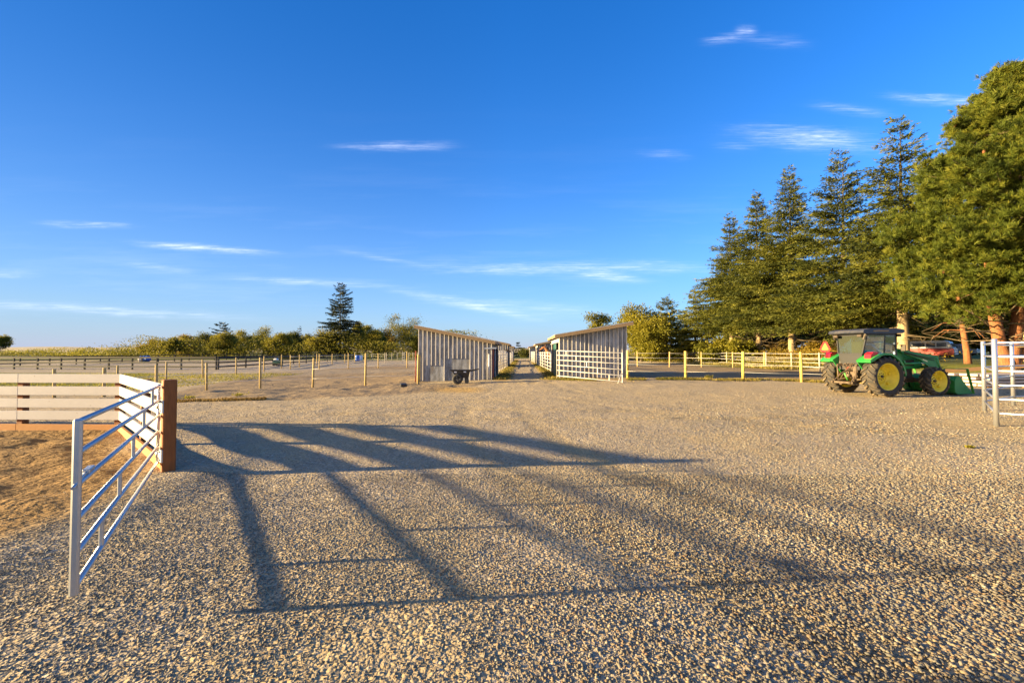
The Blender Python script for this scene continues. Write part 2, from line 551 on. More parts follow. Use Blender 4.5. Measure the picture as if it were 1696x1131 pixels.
grav = g.mix(B.outputs[2], grav, g.mix(.35, dustc, stone))
sandc = g.mix(n_fine, (.15, .085, .027), (.28, .168, .056))
sandc = g.mix(g.m('MULTIPLY', n_big, .5), sandc, (.17, .10, .045))
dirtc = g.mix(n_mid, (.20, .14, .07), (.36, .26, .14))
dirtc = g.mix(g.m('MULTIPLY', n_fine, .5), dirtc, (.17, .13, .09))
grassc = g.mix(g.noise(pos, .9, 5, .65), (.055, .080, .014), (.16, .14, .035))
grassc = g.mix(g.m('MULTIPLY', n_fine, .6), grassc, (.10, .12, .02))
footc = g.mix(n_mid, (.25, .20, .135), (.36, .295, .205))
strawc = g.mix(n_fine, (.34, .17, .03), (.44, .29, .07))
strawm = g.m('MULTIPLY', B.outputs[1], g.ramp(n_fine, [(.3, .35), (.6, 1.0)]))
c = g.mix(A.outputs[1], grav, dirtc)
c = g.mix(A.outputs[0], c, sandc)
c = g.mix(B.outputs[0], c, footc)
c = g.mix(A.outputs[2], c, grassc)
c = g.mix(strawm, c, strawc)
g.put(b.inputs['Base Color'], c)
b.inputs['Roughness'].default_value = .95
b.inputs['Specular IOR Level'].default_value = .15
sm = g.m('SUBTRACT', 1.0, vo.outputs['Distance'])
notstone = g.m('MAXIMUM', g.m('MAXIMUM', A.outputs[0], A.outputs[1]), g.m('MAXIMUM', A.outputs[2], B.outputs[0]))
hst = g.m('MULTIPLY', sm, g.m('SUBTRACT', 1.0, notstone))
h = g.m('ADD', g.m('MULTIPLY', hst, .014), g.m('MULTIPLY', n_fine, .016))
h = g.m('ADD', h, g.m('MULTIPLY', g.noise(pos, 6.0, 4, .6), .05))
h = g.m('ADD', h, g.m('MULTIPLY', g.m('MULTIPLY', A.outputs[0], g.noise(g.vm('MULTIPLY', pos, (1, 1.6, 1)), 7.5, 3, .5)), .09))
b1 = g.bump(h, 1.0, 1.0)
g.put(b.inputs['Normal'], b1)

nxl, nyl = len(gx), len(gy)
I, J = np.meshgrid(np.arange(nxl - 1), np.arange(nyl - 1), indexing='ij')
q00 = (I * nyl + J).ravel()
QUADS = np.stack([q00, q00 + nyl, q00 + nyl + 1, q00 + 1], 1)
cx = px_[QUADS].mean(1); cy = py_[QUADS].mean(1)
def rmask(k): return k[QUADS].mean(1) > .5
reg_id = np.zeros(len(QUADS), int)
reg_id[rmask(k_dirt)] = 1
reg_id[rmask(np.maximum(reg(FOOT_L, .5), 0))] = 2
reg_id[rmask(k_grass)] = 3
reg_id[(np.abs(cx - lane_c(cy)) < 2.2) & (cy > 25.5) & (cy < 105)] = 4
reg_id[poly_sd(cx, cy, ARENA) > 0] = 5
VALL = np.stack([px_, py_, ZZ], 1)
for i, nm in enumerate(['gravel_yard', 'paddock_dirt', 'riding_arena_footing', 'grass_field', 'stable_lane', 'arena_sand']):
    q = QUADS[reg_id == i]
    if len(q) == 0: continue
    used, inv = np.unique(q, return_inverse=True)
    inv = inv.reshape(q.shape)
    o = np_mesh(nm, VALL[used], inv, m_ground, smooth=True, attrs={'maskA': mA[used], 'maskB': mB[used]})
    tag(o, kind='structure')

# ------------------------------------------------------------------ loose stones of the gravel (real pebbles near the viewer)
m_peb, g, b = mat('pebble_stone')
tn = g.attr('tint')
pn = g.noise(g.n('ShaderNodeNewGeometry').outputs['Position'], 160, 2, .6)
g.put(b.inputs['Base Color'], g.mix(g.m('MULTIPLY', pn, .35), tn.outputs['Color'], (.20, .165, .12)))
b.inputs['Roughness'].default_value = .72
b.inputs['Specular IOR Level'].default_value = .3
ico = bmesh.new(); bmesh.ops.create_icosphere(ico, subdivisions=1, radius=1.0)
ico.verts.ensure_lookup_table()
IV = np.array([v.co[:] for v in ico.verts]); IF = np.array([[v.index for v in f.verts] for f in ico.faces]); ico.free()
def pebbles(name, n, ylo, yhi, smin, smax, power, keep, label, smooth=True):
    y = ylo + (yhi - ylo) * rng.random(n) ** power
    x = (rng.random(n) * 2 - 1) * (1.32 * y + 2.2)
    p = keep(x, y)
    k = rng.random(n) < p
    x, y = x[k], y[k]; n = len(x)
    big = sstep(-2.5, 2.5, x - .35 * y + 2.2 * vnoise(x, y, .5, 40))
    s = (smin + (smax - smin) * rng.random(n) ** 2.6) * (.68 + .42 * big)
    z = ground_z(x, y) + s * .22 * rng.random(n)
    S = np.stack([s * (1.0 + .5 * rng.random(n)), s * (.75 + .3 * rng.random(n)), s * (.42 + .3 * rng.random(n))], 1)
    V = IV[None] * (1 + .42 * (rng.random((n, len(IV), 1)) - .5)) * S[:, None, :]
    t1 = rng.random(n) * 2 * np.pi
    ti = rng.normal(0, .28, n)
    ca, sa = np.cos(ti)[:, None], np.sin(ti)[:, None]
    vx, vz = V[..., 0] * ca - V[..., 2] * sa, V[..., 0] * sa + V[..., 2] * ca
    cb, sb = np.cos(t1)[:, None], np.sin(t1)[:, None]
    vx, vy = vx * cb - V[..., 1] * sb, vx * sb + V[..., 1] * cb
    P = np.stack([vx + x[:, None], vy + y[:, None], vz + z[:, None]], 2).reshape(-1, 3)
    Q = (IF[None] + (np.arange(n) * len(IV))[:, None, None]).reshape(-1, 3)
    pal = np.array([(.15, .145, .14), (.22, .21, .20), (.30, .285, .26), (.27, .23, .18), (.35, .29, .21), (.22, .14, .085), (.19, .205, .225), (.46, .44, .40), (.12, .10, .085), (.34, .25, .16)])
    ci = rng.choice(len(pal), n, p=[.12, .17, .17, .14, .12, .06, .09, .04, .04, .05])
    T = pal[ci] * (.8 + .4 * rng.random((n, 1))) * np.array([.77, .71, .55]) * (.80 + .18 * sstep(2.5, 8, y) + .42 * fbm(x, y, .8, 3, 71))[:, None].clip(.55, 1.2)
    o = np_mesh(name, P, Q, m_peb, tint=np.repeat(T, len(IV), 0), smooth=smooth)
    tag(o, label, 'gravel', kind='stuff')
def keep_g(x, y):
    sd = poly_sd(x, y, ARENA)
    k = 1 - sstep(-.9, .35, sd + .7 * vnoise(x, y, 1.3, 50))
    du = sstep(.02, .5, fbm(x, y, .9, 3, 31) + .1)
    k = k * (1 - .72 * du * sstep(3.5, -1.0, x - .2 * y))
    k = k * (1 - .72 * track_w(x, y))
    k = np.maximum(k, .05 * (sd < 1.0))
    k = k * (1 - .75 * sstep(1.2, .35, np.hypot((x - 12.2) / 3.6, (y - 9.6) / 2.4)))
    return k
pebbles('gravel_stones', 270000, 1.7, 6.4, .0050, .0165, .80, keep_g, 'loose grey and tan river stones covering the yard nearest the viewer')
pebbles('small_gravel_stones', 150000, 5.8, 14.0, .0065, .0150, .9, lambda x, y: keep_g(x, y) * (1 - .9 * sstep(6.5, 14, y)), 'finer scattered gravel stones in the middle of the yard')
pebbles('coarse_gravel_stones', 50000, 9.0, 24.0, .011, .023, 1.0, lambda x, y: keep_g(x, y) * (1 - .8 * sstep(11, 24, y)) * (1 - sstep(-.5, .8, poly_sd(x, y, DIRT_L))), 'coarser gravel stones strewn over the far half of the yard')
# ------------------------------------------------------------------ materials for built things
def wood(name, c0, c1, scale=(6, 6, 1.0), rough=.8, bump=.004, spots=0):
    m, g, b = mat(name)
    t = g.n('ShaderNodeTexCoord').outputs['Object']
    v = g.vm('MULTIPLY', t, scale)
    n1 = g.noise(v, 7, 5, .65); n2 = g.noise(t, 1.7, 3, .6)
    c = g.mix(g.ramp(n1, [(.25, 0), (.75, 1)]), c0, c1)
    c = g.mix(g.m('MULTIPLY', n2, .35), c, tuple(x * .55 for x in c0))
    if spots:
        sp = g.ramp(g.vor(g.vm('MULTIPLY', t, (3, 3, 5)), 1.3).outputs['Distance'], [(.03, 1), (.07, 0)])
        c = g.mix(g.m('MULTIPLY', sp, spots), c, (.12, .06, .03))
    g.put(b.inputs['Base Color'], c)
    b.inputs['Roughness'].default_value = rough
    b.inputs['Specular IOR Level'].default_value = .25
    g.put(b.inputs['Normal'], g.bump(n1, .6, bump))
    return m
def plain(name, col, rough=.5, metal=0.0, var=.12, scale=9, spec=.5, dirt=None, dirtf=.4, coat=0):
    m, g, b = mat(name)
    t = g.n('ShaderNodeTexCoord').outputs['Object']
    n1 = g.noise(t, scale, 4, .6)
    c = g.mix(n1, tuple(x * (1 - var) for x in col), tuple(min(1, x * (1 + var)) for x in col))
    if dirt:
        n2 = g.ramp(g.noise(t, scale * .35, 5, .7), [(.42, 0), (.68, 1)])
        c = g.mix(g.m('MULTIPLY', n2, dirtf), c, dirt)
        g.put(b.inputs['Roughness'], g.m('ADD', g.m('MULTIPLY', n2, .3), rough))
    else:
        b.inputs['Roughness'].default_value = rough
    g.put(b.inputs['Base Color'], c)
    b.inputs['Metallic'].default_value = metal
    b.inputs['Specular IOR Level'].default_value = spec
    if coat: b.inputs['Coat Weight'].default_value = coat
    return m
M = {}
M['white_board'] = wood('white_painted_board', (.46, .43, .395), (.54, .505, .47), (1.2, 1.2, 9), .65, .002, .7)
M['brown_post'] = wood('brown_stained_post', (.20, .062, .014), (.36, .12, .028), (7, 7, 1), .6, .004)
M['kick_board'] = wood('orange_cedar_board', (.40, .17, .04), (.55, .25, .07), (1, 1, 8), .7, .003)
M['round_post'] = wood('treated_round_post', (.42, .29, .11), (.56, .41, .17), (6, 6, .8), .8, .004)
M['yellow_post'] = wood('peeled_yellow_post', (.52, .36, .08), (.64, .48, .13), (6, 6, .8), .8, .004)
M['grey_post'] = wood('weathered_grey_post', (.34, .30, .24), (.48, .43, .34), (6, 6, .8), .85, .004)
M['black_wood'] = wood('black_creosote_board', (.014, .013, .012), (.035, .03, .026), (2, 2, 4), .7, .003)
M['galv'] = plain('galvanised_steel', (.50, .51, .52), .40, .80, .12, 14)
M['white_pipe'] = plain('white_painted_pipe', (.52, .50, .46), .45, 0, .06, 10, dirt=(.40, .30, .18), dirtf=.35)
M['wire'] = plain('white_fence_tape', (.75, .72, .66), .6)
M['dark'] = plain('dark_interior', (.02, .018, .016), .9)
M['red_paint'] = plain('rust_red_steel', (.20, .035, .02), .6, 0, .2)
M['teal'] = plain('dark_green_sheet', (.012, .075, .05), .5, 0, .15)
M['black_plastic'] = plain('black_poly_plastic', (.022, .022, .024), .42, 0, .2, dirt=(.16, .12, .07), dirtf=.35)
M['rubber'] = plain('black_rubber', (.022, .021, .020), .75, 0, .2, dirt=(.17, .125, .07), dirtf=.28)
M['blue'] = plain('blue_plastic', (.01, .10, .42), .4)
M['white_plastic'] = plain('white_plastic', (.75, .74, .72), .45)
M['metal_roof'] = plain('galvanised_roof_sheet', (.55, .57, .60), .45, .6, .1)
M['fascia'] = wood('pale_fascia_board', (.25, .165, .085), (.36, .25, .135), (1, 1, 6), .8, .003)
M['batten'] = wood('weathered_batten', (.60, .55, .47), (.74, .68, .60), (5, 5, .7), .85, .003)

def siding_mat():
    m, g, b = mat('weathered_board_siding')
    t = g.n('ShaderNodeTexCoord').outputs['Object']
    s = g.n('ShaderNodeSeparateXYZ'); g.put(s.inputs[0], t)
    xy = g.m('ADD', s.outputs[0], s.outputs[1])
    bi = g.m('FLOOR', g.m('DIVIDE', xy, .237))
    wn = g.n('ShaderNodeTexWhiteNoise', noise_dimensions='1D'); g.put(wn.inputs['W'], bi)
    grain = g.noise(g.vm('MULTIPLY', t, (9, 9, .7)), 5, 5, .65)
    blot = g.noise(g.vm('MULTIPLY', t, (1.6, 1.6, .55)), 2.0, 5, .65)
    c = g.ramp(wn.outputs['Value'], [(0, (.12, .126, .135)), (.35, (.20, .212, .228)), (.7, (.165, .163, .158)), (1, (.28, .296, .315))])
    c = g.mix(g.ramp(blot, [(.45, 0), (.62, .75)]), c, (.44, .46, .48))
    c = g.mix(g.ramp(blot, [(.30, .7), (.42, 0)]), c, (.20, .15, .105))
    c = g.mix(g.m('MULTIPLY', grain, .5), c, (.17, .15, .13))
    g.put(b.inputs['Base Color'], c)
    b.inputs['Roughness'].default_value = .85
    b.inputs['Specular IOR Level'].default_value = .25
    gap = g.m('ABSOLUTE', g.m('SUBTRACT', g.m('FRACT', g.m('DIVIDE', xy, .237)), .5))
    hh = g.m('ADD', g.m('MULTIPLY', g.ramp(gap, [(.0, 0), (.03, 1)]), .004), g.m('MULTIPLY', grain, .004))
    g.put(b.inputs['Normal'], g.bump(hh, .8, 1.0))
    return m
M['siding'] = siding_mat()

# ------------------------------------------------------------------ arena board fence
FDIR = Vector((-5.17 + 8.74, 6.43 - 9.58, 0)).normalized()
BZ = [(-.06, .14), (.235, .431), (.510, .706), (.785, .981), (1.06, 1.258)]
def board_fence(name, label, pts, posts, side, end_post=None, split=None, root_xy=None):
    """pts: ends of the run; posts: parameter positions of the posts; side: unit normal to the board face side"""
    x0, y0 = pts[0]; x1, y1 = pts[1]
    o = empty(name, (*(root_xy or pts[0]), 0), 0, label, 'fence')
    d = Vector((x1 - x0, y1 - y0, 0)); L = d.length; d.normalize()
    n = Vector((side[0], side[1], 0)).normalized()
    a = math.atan2(d.y, d.x)
    spl = [0] + (split or []) + [L]
    for k, (za, zb) in enumerate(BZ):
        mb = MB()
        for i in range(len(spl) - 1):
            s0, s1 = spl[i] + (.003 if i else 0), spl[i + 1] - .003
            c = Vector((x0, y0, 0)) + d * ((s0 + s1) / 2) + n * (.024 if k else .034)
            mb.box((c.x, c.y, (za + zb) / 2 + random.uniform(-.003, .003)), (s1 - s0, .036 if k else .05, zb - za), a, 0, .004)
        mb.build('kick_board' if k == 0 else 'board', M['kick_board'] if k == 0 else M['white_board'], o, world=True)
    for s in posts:
        c = Vector((x0, y0, 0)) + d * s - n * .075
        mb = MB().box((c.x, c.y, .5), (.14, .14, 1.48), a, 0, .008)
        mb.build('post', M['brown_post'], o, world=True)
    return o
C_ = (-8.74, 9.58); P_ = (-5.17, 6.43)
NS = (-.66, -.75)
LX = C_[0] - 14.45; LY = C_[1] + .50
LL = math.hypot(14.45, .5)
board_fence('board_fence', 'long white board arena fence along the far side of the sand, brown posts behind', ((LX, LY), C_), [LL - 2.38 - 2.4 * k for k in range(5, -1, -1)] + [LL - .10], (-.03, -1), split=[LL - 2.38 - 2.4 * k for k in range(5, -1, -1)], root_xy=C_)
LR = math.hypot(P_[0] - C_[0], P_[1] - C_[1])
o_bf = board_fence('board_fence', 'short sunlit white board fence between arena corner and brown gate post', (C_, P_), [2.42], NS, split=[2.42], root_xy=P_)
# the heavy square gate post at the end of that fence
gpost = empty('gate_post', (P_[0], P_[1], 0), 0, 'square brown stained gate post at the end of the white boards, hinges on it', 'post')
aP = math.atan2(FDIR.y, FDIR.x)
pc = Vector((P_[0], P_[1], 0)) + FDIR * .085
MB().box((pc.x, pc.y, .55), (.165, .165, 1.58), aP, 0, .012).build('post', M['brown_post'], gpost, world=True)
# the arena fence goes on behind the viewer's left, from the other gate post
def offside_fence():
    a, bb = (-4.95, 1.68), (-5.75, -8.0)
    return board_fence('board_fence', 'white board arena fence starting left of the viewer beside the gravel', (a, bb), [.08, 2.5, 4.9, 7.3], (-1, .08), split=[2.5, 4.9, 7.3], root_xy=a)
offside_fence()

# ------------------------------------------------------------------ six rail pipe gates
RZ = [.06, .30, .54, .785, 1.01, 1.24]
def pipe_gate(name, label, hinge, latch, tube_m, rz=RZ, r=.0195, stay=True, latch_part=True, zoff=(0, 0), group=None, bot=(.0, .02)):
    hx, hy = hinge; lx, ly = latch
    o = empty(name, (hx, hy, 0), 0, label, 'gate', group)
    d = Vector((lx - hx, ly - hy, 0)); L = d.length; d.normalize()
    a = math.atan2(d.y, d.x)
    def pt(s, z): return (hx + d.x * s, hy + d.y * s, z + zoff[0] + (zoff[1] - zoff[0]) * s / L)
    for z in rz:
        MB().cyl(pt(.02, z), pt(L - .02, z), r, r, 12).build('rail', tube_m, o, world=True)
    MB().cyl(pt(0, bot[1]), pt(0, rz[-1] + .03), r * 1.12, None, 12).build('hinge_stile', tube_m, o, world=True)
    mb = MB()
    p0, p1 = pt(L, bot[0]), pt(L, rz[-1] + .02)
    mb.box(((p0[0] + p1[0]) / 2, (p0[1] + p1[1]) / 2, (p0[2] + p1[2]) / 2), (r * 2.5, r * 2.5, p1[2] - p0[2]), a, 0, .012)
    mb.build('latch_stile', tube_m, o, world=True)
    if stay:
        n = len(rz) - 1
        for i in range(n):                                     # staggered short stays, stepping down towards the latch
            s = L * (.16 + .165 * i) if n > 4 else L * (.2 + .2 * i)
            MB().box(((pt(s, 0)[0]), pt(s, 0)[1], pt(s, (rz[n - i] + rz[n - i - 1]) / 2)[2]), (.045, r * 1.5, rz[n - i] - rz[n - i - 1] - .02), a, 0, .006).build('stay', tube_m, o, world=True)
    if latch_part:
        mb = MB()
        q = pt(L - .35, rz[3]); e = pt(L + .09, rz[3])
        mb.cyl((q[0], q[1], q[2] + .05), (e[0], e[1], e[2] + .0), .011, None, 8)
        mb.box(pt(L - .30, rz[3] + .04), (.15, .045, .035), a, 0, .006)
        mb.build('latch', tube_m, o, world=True)
    return o, pt, a, L
K_ = gp(122, 987, .10); H_ = gp(261, 768, .085)
near_gate, pt, aG, LG = pipe_gate('pipe_gate', 'galvanised six rail gate swung open beside the sand arena', H_, K_, M['galv'], rz=[.0, .225, .455, .69, .905, 1.12], zoff=(.12, .155), bot=(-.055, -.03))
for z in (.23, .95):
    mb = MB()
    h0 = Vector((H_[0], H_[1], z)); pl = pc + Vector((-.66, -.75, 0)) * .084; pl.z = z
    mb.bar(h0 + (pl - h0) * .1, pl, .012, .075)
    mb.box((pl.x, pl.y, z), (.16, .022, .19), aP, 0, .004)
    for dz in (-.06, .06):
        mb.cyl((pl.x, pl.y, z + dz), (pl.x - .66 * .03, pl.y - .75 * .03, z + dz), .014, None, 6)
    mb.cyl((H_[0], H_[1], z - .045), (H_[0], H_[1], z + .045), .03, None, 10)
    mb.build('hinge', M['galv'], near_gate, world=True)

# ------------------------------------------------------------------ paddock fences of round posts and white tape
def post_fence(name, label, pts, r, wires, pm, wm, group=None, wr=.006, square=False, railsize=None, cat='fence', wname='wire'):
    """pts: (x, y, height)"""
    x0, y0, _ = pts[0]
    z0 = gz(x0, y0)
    o = empty(name, (x0, y0, z0), 0, label, cat, group)
    for (x, y, h) in pts:
        z = gz(x, y)
        tx, ty = random.uniform(-.022, .022) * h, random.uniform(-.022, .022) * h
        mb = MB()
        rr_ = r * random.uniform(.9, 1.1)
        if square:
            mb.box((x, y, z + h / 2 - .1), (2 * r, 2 * r, h + .2), 0, 0, .01)
        else:
            mb.tube([(x, y, z - .3), (x + tx * .5, y + ty * .5, z + h * .5), (x + tx, y + ty, z + h - .015), (x + tx, y + ty, z + h)], [rr_ * 1.04, rr_, rr_ * .96, rr_ * .86], 10)
        mb.build('post', pm, o, world=True)
    for fz in wires:
        mb = MB()
        for (xa, ya, ha), (xb, yb, hb) in zip(pts[:-1], pts[1:]):
            pa = Vector((xa, ya - r, gz(xa, ya) + fz * ha)); pb = Vector((xb, yb - r, gz(xb, yb) + fz * hb))
            if railsize:
                dd = (pb - pa).normalized()
                mb.bar(pa - dd * .0, pb - dd * .012, railsize[0], railsize[1])
            else:
                mid = (pa + pb) / 2; mid.z -= .02
                mb.tube([pa, mid, pb], wr, 4)
        mb.build(wname, wm, o, world=True)
    return o
def pts_px(lst):
    """(px, base y, top y) -> ground point and height"""
    r = []
    for px, yb, yt in lst:
        x, y = gp(px, yb)
        z = at(px, yt, y)[2]
        r.append((x, y, z - gz(x, y)))
    return r
W3 = (.30, .58, .86)
# left paddock: near row, middle row, cross row, far rows
post_fence('paddock_fence', 'nearest left row of short round tan posts with white tape, ending at the left shed',
           pts_px([(90, 659, 611), (172, 657, 609), (259, 652, 604), (342, 648, 601), (431, 645, 592), (518, 642, 593), (605, 639, 585), (692, 636, 587)]), .062, (.30, .62), M['round_post'], M['wire'])
post_fence('paddock_fence', 'left row of thin tan posts behind the nearest row, along the grey path',
           pts_px([(194, 637, 605), (275, 632, 599), (336, 626.5, 595), (391, 620, 592), (437, 615.5, 590), (466, 610.5, 587), (496, 608, 587), (525, 606.2, 586), (550, 604, 586), (571, 602, 586), (588, 600.5, 584.5)]), .062, W3, M['round_post'], M['wire'])
post_fence('paddock_fence', 'evenly spaced row of tan posts crossing the left paddock towards the first shed',
           pts_px([(481, 612, 587.6), (528.5, 611.5, 586), (577, 611, 584.5), (626.6, 610, 585), (674, 609, 582), (722, 608, 582)]), .062, W3, M['round_post'], M['wire'])
post_fence('paddock_fence', 'distant row of pale posts in the left paddock in front of the trees',
           pts_px([(616, 597.5, 585), (637.5, 601, 584), (640, 597.2, 584.5), (649, 596.2, 584), (658, 596, 584), (677, 596, 583.5), (684, 596, 583.5), (692, 596, 583.5)]), .065, (.3, .6, .9), M['grey_post'], M['wire'])
# small white panel of boards between two posts
pa = pts_px([(666.5, 600, 583.5), (670.5, 600, 583.5)])
post_fence('panel_gate', 'small pale ladder like gate between two posts in the far left paddock', pa, .05, (.25, .5, .75, .95), M['grey_post'], M['white_pipe'], cat='gate', railsize=(.03, .12), square=True, wname='rail')
# black board fences round the riding arena
def px_run(xs, base, top):
    return pts_px([(x, base(x), top(x)) for x in xs])
near_b = [(x, 611 + (x + 60) * .004, 590.5 + max(0, 40 - x) * -.005) for x in (-132, -94, -55, -16, 23, 62, 101, 140, 180, 219, 260, 300, 358)]
post_fence('black_rail_fence', 'near black three rail fence along the riding arena, beyond the white boards', pts_px([(x, yb, yt) for x, yb, yt in near_b]), .07, (.22, .55, .93), M['black_wood'], M['black_wood'], square=True, railsize=(.035, .18), wname='rail')
post_fence('black_rail_fence', 'black rail fence receding right from the double post towards the trees',
           pts_px([(361.5, 612, 591), (407, 609, 590), (437, 607, 589.5), (463, 604, 588.7), (486, 603, 588.4), (507, 602, 588), (542, 598.8, 587), (557, 598, 586.8), (583, 596.5, 586.2)]), .07, (.22, .55, .93), M['black_wood'], M['black_wood'], square=True, railsize=(.035, .18), wname='rail')
far_b = [(-130, 610, 590), (-75, 608.3, 590), (-22, 607, 590), (33, 605.8, 590), (82, 604.8, 589.6), (126, 603.4, 589), (166, 602, 588.5), (202, 600.6, 588), (235, 600, 588), (262, 599.4, 587.6), (289, 598.6, 587), (313, 597.6, 586.7), (335, 597, 586.5),
         (355, 596.6, 586.2), (375, 596.2, 586), (395, 596, 585.8), (415, 595.6, 585.6), (434, 595.2, 585.4), (455, 595, 585.2), (477, 594.8, 585), (500, 594.6, 584.8), (524, 594.3, 584.6), (549, 594, 584.5), (575, 593.8, 584.3)]
post_fence('black_rail_fence', 'far black rail fence on the other side of the riding arena, under the tree line', pts_px(far_b), .075, (.25, .58, .93), M['black_wood'], M['black_wood'], square=True, railsize=(.035, .15), wname='rail')
# right paddocks
post_fence('paddock_fence', 'front row of stout yellow posts right of the right shed, running to the tractor',
           pts_px([(1039.5, 628.5, 580.5), (1136, 629, 581.5), (1231, 630, 582), (1328, 633, 583), (1425, 636, 584)]), .082, (.28, .52, .76), M['yellow_post'], M['wire'])
post_fence('paddock_fence', 'middle row of pale posts across the right hand paddock',
           pts_px([(1056, 607, 582.5), (1109, 608, 582.5), (1162, 608, 583), (1214, 609, 583), (1266, 610.5, 583)]), .07, (.3, .6, .9), M['round_post'], M['wire'])
def line_pts(x0, y0, x1, y1, n, h):
    return [(x0 + (x1 - x0) * i / (n - 1), y0 + (y1 - y0) * i / (n - 1), h * random.uniform(.97, 1.03)) for i in range(n)]
rf = pts_px([(1452, 623.5, 584), (1404, 619, 584), (1358, 615.5, 584), (1311, 612, 584), (1269, 609.6, 583.6), (1233, 607.4, 583.4), (1204, 604.8, 583), (1179, 603, 583.4), (1157, 601.3, 583), (1138, 600, 583), (1122, 598.8, 583), (1107, 598, 583), (1094, 597.4, 583), (1082, 597, 583)])
rfe = post_fence('paddock_fence', 'boundary fence of pale posts and four white tapes below the big spruces', rf, .06, (.22, .46, .70, .94), M['grey_post'], M['wire'], wr=.013)
bx_, by_, bh_ = rf[7]
MB().bar((bx_ + .1, by_ - .08, gz(bx_, by_) + bh_ * .95), (bx_ + 1.15, by_ - 1.2, gz(bx_ + 1.1, by_) + .25), .09, .09).build('brace', M['grey_post'], rfe, world=True)
post_fence('paddock_fence', 'farthest row of small posts seen just right of the right shed',
           pts_px([(1042, 596.4, 582.5), (1051, 596.4, 582.6), (1060, 596.4, 582.5), (1070, 596.6, 582.6), (1078, 596.6, 582.6)]), .08, (.3, .6, .9), M['grey_post'], M['wire'])

